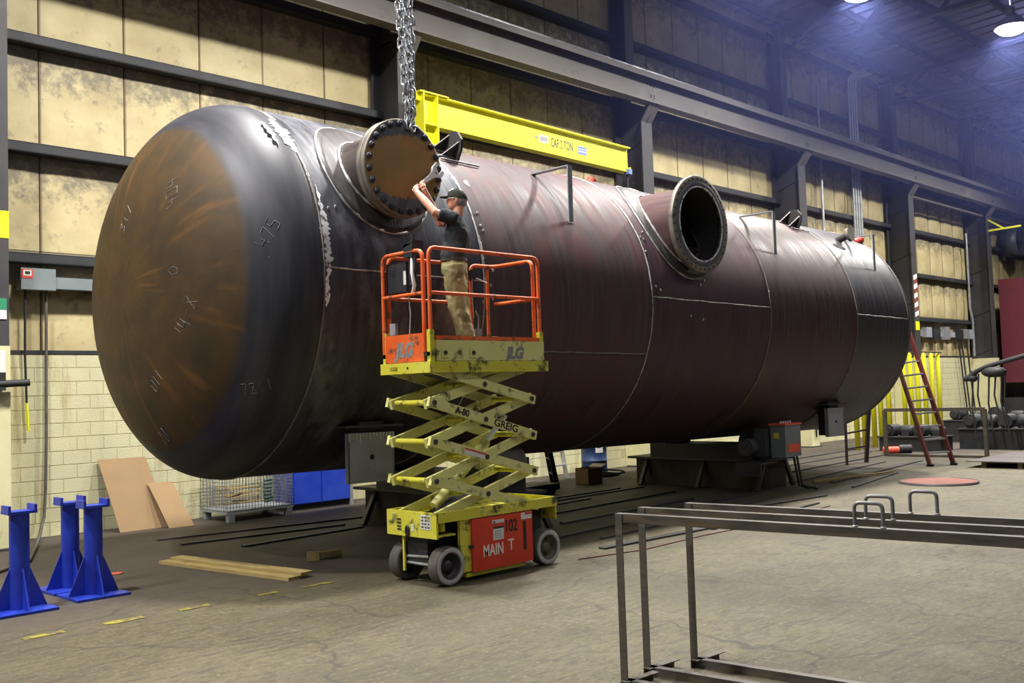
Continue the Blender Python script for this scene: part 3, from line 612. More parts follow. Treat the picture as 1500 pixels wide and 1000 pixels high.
# ground bright patches along the first girth seam: thin irregular smears of grinding and chalk
def smear(X0, a0, a1, w0, seed, dr=.004):
    r = random.Random(seed); g = G(); n = int(abs(a1 - a0) / .012); L_, R_ = [], []
    for k in range(n + 1):
        a = a0 + (a1 - a0) * k / n; e = max(0.0, math.sin(PI * k / n)) ** .5
        L_.append(surf(X0 - (w0 * r.uniform(.15, 1.0)) * e, a, dr)); R_.append(surf(X0 + (w0 * r.uniform(.15, 1.0)) * e, a, dr))
    vs = L_ + R_; m_ = n + 1
    return g.add(vs, [(k, k + 1, m_ + k + 1, m_ + k) for k in range(n)], True)
defmat('ground_metal', (.85, .85, .88), (.60, .60, .64), 9, .4, .2, dirt=(.07, .07, .08), dscale=11, dthr=(.52, .60))
for X, a0, a1, w_, s_ in ((5.80, -.02, .34, .085, 1), (5.80, .25, .46, .035, 2), (5.72, .66, .98, .11, 3), (5.55, .70, .92, .05, 4), (5.78, -.16, .0, .05, 6), (5.80, .98, 1.12, .03, 9), (5.20 + .55, .40, .62, .02, 21)):
    tp('grinding_mark', smear(TX(X), a0, a1, w_, s_), 'ground_metal')
for X, a0, a1, w_, s_ in ((8.02, .10, .30, .018, 10), (8.0, .60, .78, .04, 11), (7.86, .44, .60, .13, 12), (8.2, .64, .70, .06, 15)):
    tp('grinding_mark', smear(TX(X), a0, a1, w_, s_), 'ground_metal')
for k in range(26):   # spatter and tack marks
    X = random.choice([5.9, 8.05, 8.1, 11.35, 14.6, 11.4, 12.3, 12.6, 7.9]) + random.uniform(-.06, .12); a = random.uniform(-.1, .5)
    p = surf(TX(X), a, .004); tp('tack_mark', G().ell(p, .02, .012, .025, 8, 5), 'weld')

def shell_y(z, dr=0.0): return -math.sqrt(max(.0001, (TR + dr) ** 2 - z * z))
def nozzle(cx, cz, yf, rp, rf, rpad, blind, label):
    """horizontal nozzle off the upper front of the shell; yf is the flange face"""
    n = 64; TH = [2 * PI * k / n for k in range(n)]
    pad = G(); rings = []
    for rr, dr in ((rpad, -.01), (rpad, .022), (rpad * .9, .025), (rp + .02, .025)):
        rings.append([Vector((cx + rr * math.cos(t), shell_y(cz + rr * math.sin(t), dr), cz + rr * math.sin(t))) for t in TH])
    mids = []
    tp('reinforcing_pad', pad.ring_loft(rings, False), 'pad')
    for rr, dr, w_ in ((rpad, .008, .016), (rp + .012, .03, .02)):
        pts = [Vector((cx + rr * math.cos(t), shell_y(cz + rr * math.sin(t), dr), cz + rr * math.sin(t))) for t in TH]
        tp('weld_seam', G().tube(pts + pts[:2], [w_ * random.uniform(.6, 1.2) for _ in range(n + 2)], 6, False), 'weld')
    g = G(); yb = yf + (.13 if blind else .075)
    out = [[Vector((cx + rp * math.cos(t), (yb - .02) * (1 - s_) + shell_y(cz + rp * math.sin(t), -.05) * s_, cz + rp * math.sin(t))) for t in TH] for s_ in (0, .25, .5, .75, 1)]
    # weld neck taper behind the flange
    neck = [[Vector((cx + q * math.cos(t), y, cz + q * math.sin(t))) for t in TH] for q, y in ((rp + .05, yb - .01), (rp + .045, yb + .02), (rp + .004, yb + .11))]
    g.ring_loft(out, False).ring_loft(neck, False)
    nz = tp('nozzle', g, 'pipe_brown' if blind else 'pipe_rose', label=label)
    ri = rp - .025
    if not blind:
        inner = [[Vector((cx + ri * math.cos(t), y, cz + ri * math.sin(t))) for t in TH] for y in (yf, yf + .3, yf + .65)]
        part('bore', G().ring_loft(inner, False), 'tank_inside', nz, local=True)
        part('bore_rim', G().lathe([(0, ri - .004), (-.012, ri - .002), (-.014, ri + .014), (0, ri + .022)], (cx, yf, cz), (0, 1, 0), 64), 'ground_metal', nz, local=True)
    th = .075
    if blind:
        part('flange', G().lathe([(0, ri), (0, rf), (.065, rf), (.065, rp)], (cx, yf + .072, cz), (0, 1, 0), 64), 'flange_steel', nz, local=True)
        cv = part('blind_cover', G().lathe([(.066, .01), (.066, rf - .004), (.060, rf), (.006, rf), (0, rf - .006), (0, .01)], (cx, yf, cz), (0, 1, 0), 64), 'flange_steel', nz, 'bolted blind cover plate', local=True)
        part('cover_face', G().lathe([(0, rf - .012), (-.003, rf - .02), (-.003, .005)], (cx, yf, cz), (0, 1, 0), 64).add([(cx + .005 * math.cos(t), yf - .003, cz + .005 * math.sin(t)) for t in TH], [tuple(range(n))]), 'rust_cover', nz, 'rust brown face of the cover', local=True)
        for t0, t1, dp in ((.75, 2.75, .17), (3.75, 5.75, .20)):      # brushed dark crescents above and below
            rr_ = random.Random(4); N_ = 60; A_, B_ = [], []
            for k in range(N_ + 1):
                t = t0 + (t1 - t0) * k / N_; e = max(0.0, math.sin(PI * k / N_)) ** .6
                A_.append(Vector((cx + (rf - .02) * math.cos(t), yf - .0045, cz + (rf - .02) * math.sin(t)))); q = rf - .02 - (dp * e * rr_.uniform(.75, 1.0) + .004); B_.append(Vector((cx + q * math.cos(t), yf - .0045, cz + q * math.sin(t))))
            part('brushed_mark', G().add(A_ + B_, [(k, k + 1, N_ + 2 + k, N_ + 1 + k) for k in range(N_)], True), 'flange_face', nz, local=True)
    else:
        part('flange', G().lathe([(th, ri), (th, rf - .006), (th - .006, rf), (.006, rf), (0, rf - .006), (0, ri)], (cx, yf, cz), (0, 1, 0), 64, True), 'flange_steel', nz, 'open flange ring with empty bolt holes', local=True)
        part('flange_face', G().lathe([(-.001, ri + .01), (-.006, ri + .02), (-.006, rf * .875), (-.001, rf * .885)], (cx, yf, cz), (0, 1, 0), 64), 'flange_face', nz, local=True)
    nb = 24 if blind else 36; rb = rf * .90 if blind else rf * .935
    hexm = None
    for k in range(nb):
        t = 2 * PI * (k + .5) / nb; p = Vector((cx + rb * math.cos(t), yf, cz + rb * math.sin(t)))
        if blind:
            if hexm is None:
                hexm = G().lathe([(.0, .001), (-.0, .036), (-.030, .036), (-.036, .030), (-.036, .001)], (0, 0, 0), (0, 1, 0), 6).lathe([(-.03, .015), (-.046, .015), (-.049, .010), (-.049, .001)], (0, 0, 0), (0, 1, 0), 8).mesh('bolt'); hexm.materials.append(M['bolt'])
            o = inst('bolt', hexm, p, nz, (0, k * .7, 0), root=True)
        else:
            if hexm is None:
                hexm = G().lathe([(-.0015, .001), (-.0015, .017), (.01, .017)], (0, 0, 0), (0, 1, 0), 10).mesh('bolt_hole'); hexm.materials.append(M['hole'])
            inst('bolt_hole', hexm, p, nz, (0, 0, 0), root=True)
    return nz
nozzle(NZ[0][0], NZ[0][1], NZ[0][2], .43, .535, .68, True, 'nozzle closed by a bolted rusty cover')
nozzle(NZ[1][0], NZ[1][1], NZ[1][2], .575, .728, .80, False, 'wide open nozzle with bare flange')
# lifting eye on the cover
eye = G().tube([(NZ[0][0] + .12 + .05 * math.cos(t), NZ[0][2] - .02 - .045 * math.sin(t), NZ[0][1] + .46 + .0) for t in [PI * k / 8 for k in range(9)]], .014, 6)
tp('lifting_eye', eye, 'chain')
# flat bar brackets bent at a right angle
for X, y1, y2, zt, zb in ((9.88, -1.21, -1.905, 1.785, 1.0), (15.25, -1.23, -1.885, 1.80, 1.02), (19.15, -1.25, -1.88, 1.78, .98)):
    x = TX(X); b = tp('bar_bracket', G().box(x - .045, x + .045, y2 - .012, y1, zt - .014, zt).box(x - .045, x + .045, y2 - .014, y2 + .002, zb, zt), 'grey_steel', label='bent flat bar bracket')
    part('foot_weld', G().ell((x, y2, zb), .06, .025, .02, 8, 5), 'weld', b, local=True)
# lifting lugs near the top: side plates with rounded top, a hole and gussets
for X, a in ((8.35, .99), (17.3, 1.05)):
    x = TX(X); base = surf(x, a); up = Vector((0, -math.cos(a), math.sin(a))); tn = Vector((0, math.sin(a), math.cos(a))); ax = Vector((1, 0, 0))
    lug = tp('lifting_lug', G().prism([base + tn * (.2 * c) + up * (d) for c, d in ((-1, -.05), (1, -.05), (.9, .16), (.6, .28), (0, .33), (-.6, .28), (-.9, .16))], ax * .035), 'pad', label='lifting lug with gusset plates')
    for s_ in (-1, 1):
        part('gusset', G().prism([base + tn * (.11 * s_), base + tn * (.11 * s_) + up * .24, base + tn * (.11 * s_) - ax * .22], tn * .02), 'pad', lug, local=True)
        part('foot_weld', G().tube([base + tn * (.11 * s_) + up * .012, base + tn * (.11 * s_) - ax * .25 + up * .012], .014, 6), 'weld', lug, local=True)
    hp = G().tube([base - ax * .3 - tn * .22 + up * .012, base + ax * .35 - tn * .24 + up * .012], .012, 6)
    part('foot_weld', hp, 'weld', lug, local=True)
# small instrument coupling near the far bracket and red caps
p = surf(TX(18.75), .92); d = Vector((0, -.6, .8))
cp = tp('coupling', G().cyl(p - Vector((0, -.6, .8)) * .05, p + Vector((.0, -.95, .2)) * .28, .07, 14), 'pad')
part('coupling_flange', G().cyl(p + Vector((0, -.95, .2)) * .26, p + Vector((0, -.95, .2)) * .32, .14, 18), 'flange_steel', cp, local=True)
for X, a in ((12.2, 1.40), (20.0, .98)):
    p = surf(TX(X), a); tp('red_cap', G().cyl(p - (p * .02), p + Vector((0, p.y, p.z)).normalized() * .06, .08, 16), 'label_red', label='red protective cap')
# saddle legs: grey boxes welded below the shell
for X, sx in ((6.72, .32), (17.75, .33)):
    x = TX(X); z0 = -2.21 if X < 10 else -2.20; z1 = -1.66; y = -1.62
    sd = tp('support_leg', G().box(x - sx, x + sx, y, y + .02, z0, z1).box(x - sx, x - sx + .02, y, y + .06, z0, z1).box(x + sx - .02, x + sx, y, y + .06, z0, z1), 'grey_steel', label='grey welded support leg box')
    part('leg_cap', G().box(x - sx - .06, x + sx + .1, y - .03, y + .45, z1 + .06, z1 + .085), 'steel_dark', sd, local=True)
    part('leg_back', G().box(x - sx + .2, x + sx - .1, y + .06, y + .3, z0 + .02, z1 + .12), 'steel_dark', sd, local=True)
    g = G()
    for k in range(14):
        xx = x - sx + .02 + k * (2 * sx - .04) / 13; g.box(xx - .015, xx + .012, y - .008, y, z1 - random.uniform(.05, .12), z1)
    part('paint_drips', g, 'galv', sd, local=True)
    part('bolt_hole', G().cyl((x, y - .004, z0 + .28), (x, y + .002, z0 + .28), .03, 10), 'hole', sd, local=True)
# small clip on the far lower edge of the head
tp('head_clip', G().box(TX(5.36), TX(5.6), 1.62, 1.8, -1.2, -1.0), 'steel_dark')
# chalk figures
def on_head(ang, rad, tilt, h, s, r=.0026):
    """writing on the head around (rad at clock angle ang), tilted"""
    g = G(); c = Vector((-math.cos(ang) * rad, math.sin(ang) * rad)); ca, sa = math.cos(tilt), math.sin(tilt)
    def place(u, v):
        # the reader looks along +x: right hand side is -y
        dy = -(u * ca - v * sa); dz = u * sa + v * ca; y = c.x + dy; z = c.y + dz; q = min(.999, math.hypot(y, z) / TR)
        return Vector((TX(5.70) - 1.1 * math.sqrt(1 - q * q) - .002, y, z))
    stroke_text(g, s, place, h, r); return g
for ang, rad, tl, h, s in ((.72, 1.22, 1.9, .16, '404'), (1.60, .60, 1.2, .14, '317'), (.035, 1.03, 1.5, .14, 'O'), (-.45, 1.25, 1.1, .16, '4-8'), (-.52, 1.15, .9, .08, '111'), (-1.22, 1.23, .7, .12, '011'), (-1.49, 1.74, .5, .13, '70')):
    tp('chalk_mark', on_head(ang, rad, tl, h, s), 'chalk')
def on_shell(X, a, tilt, h, s, r=.0045):
    g = G(); ca, sa = math.cos(tilt), math.sin(tilt)
    stroke_text(g, s, lambda u, v: surf(TX(X) + u * ca - v * sa, a + (u * sa + v * ca) / TR, .002), h, r); return g
tp('chalk_mark', on_shell(5.86 - .75, .05, 1.1, .01, '-'), 'chalk')
def on_knuckle(ang0, q0, h, s, tilt):
    g = G(); ca, sa = math.cos(tilt), math.sin(tilt)
    def place(u, v):
        q = q0 + (u * ca - v * sa) / 1.5; a = ang0 + (u * sa + v * ca) / TR; r = TR * math.sin(q)
        return Vector((TX(5.70) - 1.1 * math.cos(q) - .002, -r * math.cos(a) * 1.001, r * math.sin(a) * 1.001))
    stroke_text(g, s, place, h, .0026); return g
tp('chalk_mark', on_knuckle(.12, 1.13, .16, '475', 1.0), 'chalk'); tp('chalk_mark', on_knuckle(-.68, 1.10, .13, '78.1', .6), 'chalk')

# ------------------------------------------------------------------ turning roll stands under the tank
def roll_stand(X, label, motor):
    t = thing('turning_roll', label, 'machine', (X + .35, 10.65, 0), 'turning rolls under the tank')
    part('base_box', G().box(X + .25, X + 1.0, 9.36, 12.2, 0, .50), 'base_brown', t, 'dark brown steel base')
    part('top_plate', G().box(X + .1, X + 1.1, 9.25, 12.3, .50, .54), 'steel_dark', t)
    part('cradle_beam', G().box(X + .12, X + .95, 9.5, 11.75, .54, .80), 'machine', t)
    for y in (9.36, 10.62, 11.93):
        part('leg', G().obox((X, y, 0), (X + .28, y, .52), .07, .07), 'angle_iron', t); part('leg', G().obox((X + 1.25, y, 0), (X + .95, y, .52), .07, .07), 'angle_iron', t)
    for y in (9.62, 11.58):
        a = math.asin((y - 10.6) / (TR + .27)); r = .27; zc = 3.112 - (X + .6 - 9.5) * .0095 - math.cos(a) * (TR + r + .004)
        w_ = part('roller', G().cyl((X + .3, y, zc), (X + .85, y, zc), r, 28), 'rubber', t)
        part('hub', G().cyl((X + .27, y, zc), (X + .3, y, zc), .15, 16), 'steel_dark', w_)
        part('bearing_block', G().box(X + .16, X + .26, y - .16, y + .16, .8, zc + .1), 'machine', t); part('bearing_block', G().box(X + .89, X + .99, y - .16, y + .16, .8, zc + .1), 'machine', t)
    if motor:
        part('motor_plate', G().box(X - .42, X + .12, 9.0, 9.5, .50, .53).box(X - .45, X - .42, 9.0, 9.5, .3, .53), 'steel_dark', t)
        mo = part('motor', G().cyl((X - .30, 9.38, .78), (X + .15, 9.38, .78), .15, 20).cyl((X - .34, 9.38, .78), (X - .30, 9.38, .78), .11, 16), 'motor_grey', t)
        part('gear_case', G().box(X - .1, X + .2, 9.1, 9.32, .62, 1.08), 'motor_grey', t)
        cb = part('control_box', G().box(X + .02, X + .55, 8.78, 9.06, .60, 1.15), 'grey_box', t, 'grey control box with orange lid')
        part('box_lid', G().box(X + .0, X + .57, 8.76, 9.08, 1.15, 1.18), 'orange_part', cb)
        part('warning_label', G().box(X + .014, X + .02, 8.90, 9.0, .92, 1.02), 'label_yellow', cb)
        part('warning_label', G().box(X + .1, X + .5, 8.772, 8.78, .68, .82), 'orange_part', cb)
        for k in range(5): part('knob', G().cyl((X + .1 + k * .08, 8.9, 1.18), (X + .1 + k * .08, 8.9, 1.215), .016, 8), 'chrome', cb)
        for dy in (0, .06): part('power_cable', G().tube([(X + .5, 8.85 + dy, .62), (X + .54, 8.83 + dy, .35), (X + .56, 8.8 + dy, .08), (X + .7, 8.6 + dy * 3, .02), (X + 1.1, 8.8, .02)], .02, 6), 'cable', t)
    return t
roll_stand(15.35, 'motor driven turning roll with grey control box under the tank', True)
roll_stand(8.75, 'turning roll idler behind the scissor lift', False)

# ================================================================== SCISSOR LIFT (x 6.25..8.0, y 7.40..8.15)
ORDN = ['first', 'second', 'third', 'fourth', 'fifth', 'sixth', 'seventh', 'eighth', 'ninth', 'tenth', 'eleventh']
LY0, LY1 = 7.40, 8.15
lift = thing('scissor_lift', 'yellow and orange scissor lift carrying the worker beside the tank', 'lift', (7.15, 7.78, 0))
def lp(name, g, m, parent=None, label=None): return part(name, g, m, parent or lift, label)
WR = .192
def wheel(x, y0, y1, hubside):
    g = G().lathe([(y0, WR - .012), (y0 + .012, WR), (y1 - .012, WR), (y1, WR - .012), (y1, .125), (y0, .125)], (x, 0, WR), (0, 1, 0), 32, True)
    w_ = lp('wheel', g, 'rubber')
    yf = y0 if hubside < 0 else y1; s_ = -1 if hubside < 0 else 1
    part('tire_edge', G().lathe([(0, .135), (s_ * .004, .14), (s_ * .004, WR - .02), (0, WR - .012)], (x, yf, WR), (0, 1, 0), 32), 'rubber_edge', w_)
    yi = yf - s_ * .075
    part('rim', G().lathe([(0, .128), (-s_ * .07, .118), (-s_ * .075, .06), (-s_ * .03, .052), (-s_ * .03, .001)], (x, yf, WR), (0, 1, 0), 24), 'dirty_rim' if x > 7.5 else 'steel_dark', w_)
    for k in range(5):
        t = 2 * PI * k / 5; p = Vector((x + .085 * math.cos(t), yi, WR + .085 * math.sin(t)))
        part('lug_nut', G().cyl(p - Vector((0, .01, 0)), p + Vector((0, .01, 0)), .010, 6), 'black_paint', w_)
wheel(6.47, LY0 + .0, LY0 + .14, -1); wheel(7.88, LY0 + .0, LY0 + .14, -1); wheel(6.47, LY1 - .14, LY1, 1); wheel(7.88, LY1 - .14, LY1, 1)
lp('axle', G().cyl((6.47, LY0 + .14, WR), (6.47, LY1 - .14, WR), .03, 10), 'steel_dark'); lp('axle', G().cyl((7.88, LY0 + .14, WR), (7.88, LY1 - .14, WR), .03, 10), 'steel_dark')
lp('steering_rod', G().cyl((6.36, LY0 + .16, .2), (6.36, LY1 - .16, .2), .014, 8), 'galv')
lp('steering_rod', G().cyl((6.36, LY0 + .2, .28), (6.36, LY1 - .2, .26), .014, 8), 'galv')
lp('fork_bar', G().box(6.315, 6.335, 7.93, 7.955, .12, .48), 'yellow_lift')
# chassis: top tray, front apron, side door
lp('chassis_tray', G().box(6.30, 8.02, LY0 - .01, LY1 + .01, .645, .66).box(6.30, 8.02, LY0 - .012, LY0 + .02, .625, .725).box(6.30, 8.02, LY1 - .02, LY1 + .012, .625, .725).box(8.0, 8.02, LY0, LY1, .48, .725), 'yellow_lift')
ap = lp('front_apron', G().box(6.285, 6.31, LY0 - .012, LY1 + .012, .475, .725), 'yellow_lift')
part('apron_slot', G().box(6.280, 6.286, 7.93, 7.99, .56, .575).box(6.280, 6.286, 7.93, 7.99, .595, .61).box(6.280, 6.286, 7.93, 7.99, .63, .645).box(6.280, 6.286, 7.93, 7.99, .53, .545), 'black_paint', ap)
dp = part('data_plate', G().box(6.281, 6.286, 7.47, 7.62, .56, .70), 'paper', ap, 'white printed plate')
for i in range(4):
    for k in range(3): part('plate_print', G().box(6.2795, 6.2812, 7.482 + k * .046, 7.518 + k * .046 - .008 * ((i + k) % 2), .574 + i * .032, .592 + i * .032), 'decal_dark', dp)
part('sticker', G().box(6.281, 6.286, 7.73, 7.77, .53, .6), 'paper', ap)
part('tow_ring', G().tube([(6.27, 7.82 + .02 * math.cos(t), .53 + .05 * math.sin(t)) for t in [2 * PI * k / 12 for k in range(13)]], .012, 6), 'black_paint', ap)
lp('under_frame', G().box(6.62, 7.72, LY0 + .16, LY1 - .16, .12, .64).box(6.36, 8.0, LY0 + .22, LY1 - .22, .18, .6), 'machine')
lp('wheel_guard', G().box(6.62, 6.76, LY0 + .02, LY0 + .06, .10, .64), 'yellow_lift')
lp('step_bar', G().box(6.70, 7.55, LY0 + .03, LY0 + .09, .045, .085), 'yellow_lift')
lp('beacon', G().cyl((6.43, LY0 + .08, .53), (6.43, LY0 + .08, .6), .035, 12).ell((6.43, LY0 + .08, .6), .035, .035, .025, 12, 6), 'yellow_lift')
lp('bumper_step', G().box(6.32, 6.56, LY0 + .02, LY0 + .12, .485, .5), 'yellow_lift')
door = lp('battery_door', G().box(6.76, 7.63, LY0 - .004, LY0 + .02, .09, .615), 'red_door', None, 'orange red side door')
part('door_slot', G().box(7.49, 7.53, LY0 - .008, LY0 - .003, .22, .52), 'black_paint', door)
part('latch', G().box(6.72, 6.78, LY0 - .008, LY0 + .01, .33, .36), 'black_paint', door)
YD = LY0 - .0055
text('number', '102', (7.21, YD, .435), .175, (1, 0, 0), (0, 0, 1), 'black_paint', door, .74, off=.004)
text('stencil', 'MAIN', (6.90, YD, .225), .16, (1, 0, 0), (0, 0, 1), 'stencil_white', door, .74, off=.004)
text('stencil', 'T', (7.26, YD, .245), .16, (1, 0, 0), (0, 0, 1), 'stencil_white', door, .9, off=.002)
st = part('sticker', G().box(7.05, 7.20, LY0 - .0065, LY0 - .003, .37, .505), 'paper', door)
part('sticker_band', G().box(7.05, 7.20, LY0 - .0075, LY0 - .0064, .485, .505), 'black_paint', st)
for i in range(4): part('sticker_line', G().box(7.065, 7.18 - .02 * (i % 2), LY0 - .0075, LY0 - .0064, .39 + i * .022, .396 + i * .022), 'decal_grey', st)
st = part('sticker', G().box(7.04, 7.21, LY0 - .0065, LY0 - .003, .54, .575), 'paper', door); part('warning_triangle', G().prism([(7.05, LY0 - .0075, .543), (7.085, LY0 - .0075, .543), (7.0675, LY0 - .0075, .572)], (0, .001, 0)), 'black_paint', st)
st = part('sticker', G().box(7.46, 7.62, LY0 - .0065, LY0 - .003, .535, .605), 'paper', door); part('sticker_band', G().box(7.52, 7.62, LY0 - .0075, LY0 - .0064, .58, .603), 'label_red', st)
# hydraulic hoses and cylinder in the tray
for k in range(4): lp('hose', G().tube([(6.5, 7.55 + k * .08, .67), (6.75 + k * .03, 7.6 + k * .07, .80), (7.1, 7.65 + k * .05, .86 - k * .02), (7.5, 7.7, .78)], .018, 6), 'cable')
lp('lift_cylinder', G().cyl((6.6, 7.78, .74), (7.35, 7.78, 1.35), .055, 14), 'yellow_pale'); lp('cylinder_rod', G().cyl((7.35, 7.78, 1.35), (7.65, 7.78, 1.62), .03, 12), 'chrome')
# scissor arms: four stages, two sides
ZS = [.66, 1.03, 1.415, 1.80, 2.14]; XA, XB = 6.34, 7.72
lp_arms = []
for s_ in range(4):
    za, zb = ZS[s_], ZS[s_ + 1]
    for side, y in ((0, LY0 + .05), (1, LY1 - .05)):
        sg = 1 if side == 0 else -1
        xa = XA - .07 if True else XA
        d1 = lp('scissor_arm', G().obox((XA - .06, y, zb + .015), (XB + .06, y, za - .015), .04, .095), 'yellow_pale')
        d2 = lp('scissor_arm', G().obox((XA - .06, y + sg * .055, za - .015), (XB + .06, y + sg * .055, zb + .015), .04, .095), 'yellow_pale')
        if side == 0 and s_ == 2:
            dx = Vector((XB - XA + .12, 0, za - zb - .03)).normalized(); up = Vector((-dx.z, 0, dx.x)); yy = y - .0212; p0 = Vector((XA - .06, yy, zb + .015))
            text('arm_number', 'A-80', p0 + dx * .35 - up * .030, .095, dx, up, 'black_paint', d1, 1.0, off=.003); text('arm_name', 'GREIG', p0 + dx * .90 - up * .034, .105, dx, up, 'black_paint', d1, 1.22, off=.0022)
        if side == 0 and s_ == 1:
            dx = Vector((XB - XA + .12, 0, za - zb - .03)).normalized(); up = Vector((-dx.z, 0, dx.x)); yy = y - .0212; p0 = Vector((XA - .06, yy, zb + .015)) + dx * .46
            st = part('sticker', G().prism([p0 - up * .03, p0 + dx * .30 - up * .03, p0 + dx * .30 + up * .03, p0 + up * .03], (0, .001, 0)), 'paper', d1)
            q0 = p0 - Vector((0, .0006, 0)); part('sticker_band', G().prism([q0 + up * .012, q0 + dx * .30 + up * .012, q0 + dx * .30 + up * .03, q0 + up * .03], (0, .0006, 0)), 'label_red', st)
        for px, pz in ((XA, za if s_ else None), (XB, za if s_ else None), ((XA + XB) / 2, (za + zb) / 2)):
            if pz is not None: lp('pivot_pin', G().cyl((px, y - sg * .032, pz), (px, y + sg * .08, pz), .026, 12), 'steel_dark')
    lp('cross_tube', G().cyl(((XA + XB) / 2, LY0 + .06, (za + zb) / 2), ((XA + XB) / 2, LY1 - .06, (za + zb) / 2), .025, 10), 'yellow_lift')
    lp('cross_tube', G().cyl((XA, LY0 + .08, zb), (XA, LY1 - .08, zb), .03, 10), 'yellow_lift')
    lp('cross_tube', G().cyl((XB, LY0 + .08, zb), (XB, LY1 - .08, zb), .03, 10), 'yellow_lift')
# platform
DZ = 2.30
PX0, PX1 = 6.26, 7.95
lp('platform_skirt', G().box(PX0, PX1, LY0 - .02, LY0 + .0, 2.095, 2.205).box(PX0, PX1, LY1, LY1 + .02, 2.095, 2.205).box(PX0, PX0 + .02, LY0, LY1, 2.095, 2.205).box(PX1 - .02, PX1, LY0, LY1, 2.095, 2.205), 'yellow_lift')
g = G()
for i in range(56):
    for j in range(3):
        x = 6.42 + i * .027 + (j % 2) * .0135; z = 2.125 + j * .027; g.prism([(x - .011, LY0 - .0205, z), (x, LY0 - .024, z - .009), (x + .011, LY0 - .0205, z), (x, LY0 - .024, z + .009)], (0, .003, 0))
lp('tread_pattern', g, 'yellow_lift')
lp('deck', G().box(PX0 + .02, PX1 - .02, LY0, LY1, DZ - .04, DZ), 'steel_dark')
lp('side_beam', G().box(6.36, 7.90, LY0 - .008, LY0 + .02, 2.21, 2.415), 'yellow_pale')
for x in (6.42, 6.80): 
    bk = lp('bolted_pad', G().box(x, x + .085, LY0 - .018, LY0 - .008, 2.24, 2.34), 'yellow_pale'); part('bolt', G().cyl((x + .042, LY0 - .03, 2.29), (x + .042, LY0 - .018, 2.29), .022, 8), 'steel_dark', bk)
text('plate_text', '1532E', (6.2585, 8.02, 2.13), .052, (0, -1, 0), (0, 0, 1), 'black_paint', lift, 1.0)
lp('side_slot', G().cyl((6.258, 7.73, 2.15), (6.262, 7.73, 2.15), .014, 10), 'black_paint')
fp = lp('front_panel', G().box(6.275, 6.295, 7.49, 8.10, 2.21, 2.49), 'orange_rail', None, 'orange front kick panel')
text('logo', 'JLG', (6.2738, 7.93, 2.27), .19, (0, -1, 0), (0, 0, 1), 'decal_grey', fp, .95, .25, off=.012); text('logo', 'JLG', (7.32, LY0 - .0095, 2.235), .165, (1, 0, 0), (0, 0, 1), 'decal_grey', lift, 1.0, .25, off=.010)
lp('toe_rail', G().box(6.38, 7.86, LY0 + .0, LY0 + .03, 2.42, 2.46), 'orange_rail'); lp('toe_rail', G().box(6.38, 7.86, LY1 - .03, LY1, 2.30, 2.46), 'orange_rail')
for x, y in ((6.28, LY0), (7.84, LY0), (6.28, LY1 - .05), (7.84, LY1 - .05)):
    lp('corner_socket', G().box(x, x + .055, y - .006, y + .046, 2.2, 2.52), 'yellow_lift')
def hoop(pts3, r=.021, rc=.09):
    """tube with rounded corners through the points"""
    out = [Vector(pts3[0])]
    for a, b, c in zip(pts3[:-2], pts3[1:-1], pts3[2:]):
        a, b, c = Vector(a), Vector(b), Vector(c); u = (a - b).normalized(); v = (c - b).normalized(); p, q = b + u * rc, b + v * rc
        for k in range(7):
            t = k / 6; out.append(p * (1 - t) ** 2 + b * 2 * t * (1 - t) + q * t * t)
    out.append(Vector(pts3[-1])); return out
RZ, MZ = 3.335, 2.885
def rail(name, pts, r=.021): return lp(name, G().tube(hoop(pts, r), r, 10), 'orange_rail')
ya, yb = LY0 + .02, LY1 - .02
rail('guard_rail', [(6.31, ya, 2.42), (6.31, ya, RZ), (7.87, ya, RZ), (7.87, ya, 2.42)]); lp('mid_rail', G().cyl((6.31, ya, MZ), (7.87, ya, MZ), .02, 10), 'orange_rail')
rail('guard_rail', [(6.29, ya + .07, 2.3), (6.29, ya + .07, RZ - .02), (6.29, yb, RZ - .02), (6.29, yb, 2.3)]); lp('mid_rail', G().cyl((6.29, ya + .07, MZ), (6.29, yb, MZ), .02, 10), 'orange_rail')
rail('guard_rail', [(6.36, yb, 2.3), (6.36, yb, RZ - .02), (7.36, yb, RZ - .02), (7.36, yb, 2.3)]); lp('mid_rail', G().cyl((6.36, yb, MZ), (7.36, yb, MZ), .02, 10), 'orange_rail')
rail('guard_rail', [(7.52, yb, 2.3), (7.52, yb, RZ - .02), (7.80, yb, RZ - .02), (7.87, yb - .04, RZ - .02), (7.87, ya + .08, RZ - .02), (7.87, ya + .08, 2.3)]); lp('mid_rail', G().cyl((7.87, yb - .03, MZ), (7.87, ya, MZ), .02, 10), 'orange_rail')
lp('gate_post', G().cyl((7.78, yb, 2.3), (7.78, yb, RZ - .04), .02, 10), 'orange_rail')
# platform control station on the front rail
cbx = lp('control_box', G().box(6.33, 6.46, 7.80, 8.12, 2.93, 3.24), 'machine', None, 'dark control box hung on the front rail')
part('control_label', G().box(6.326, 6.331, 7.80, 7.84, 3.0, 3.14), 'paper', cbx)
ch = lp('control_head', G().box(6.27, 6.42, 7.62, 7.76, 3.26, 3.40).prism([(6.27, 7.62, 3.40), (6.42, 7.62, 3.40), (6.42, 7.76, 3.36), (6.27, 7.76, 3.36)], (0, 0, .03)), 'machine', None, 'black joystick head')
part('joystick', G().cyl((6.34, 7.69, 3.4), (6.34, 7.69, 3.5), .018, 8), 'black_paint', ch)
part('bracket', G().box(6.285, 6.305, 7.60, 7.70, 2.98, 3.28), 'machine', ch)
part('control_cable', G().tube([(6.30, 7.66, 3.26), (6.26, 7.62, 3.1), (6.27, 7.60, 2.97), (6.33, 7.7, 2.9)], .018, 8), 'chrome', ch)
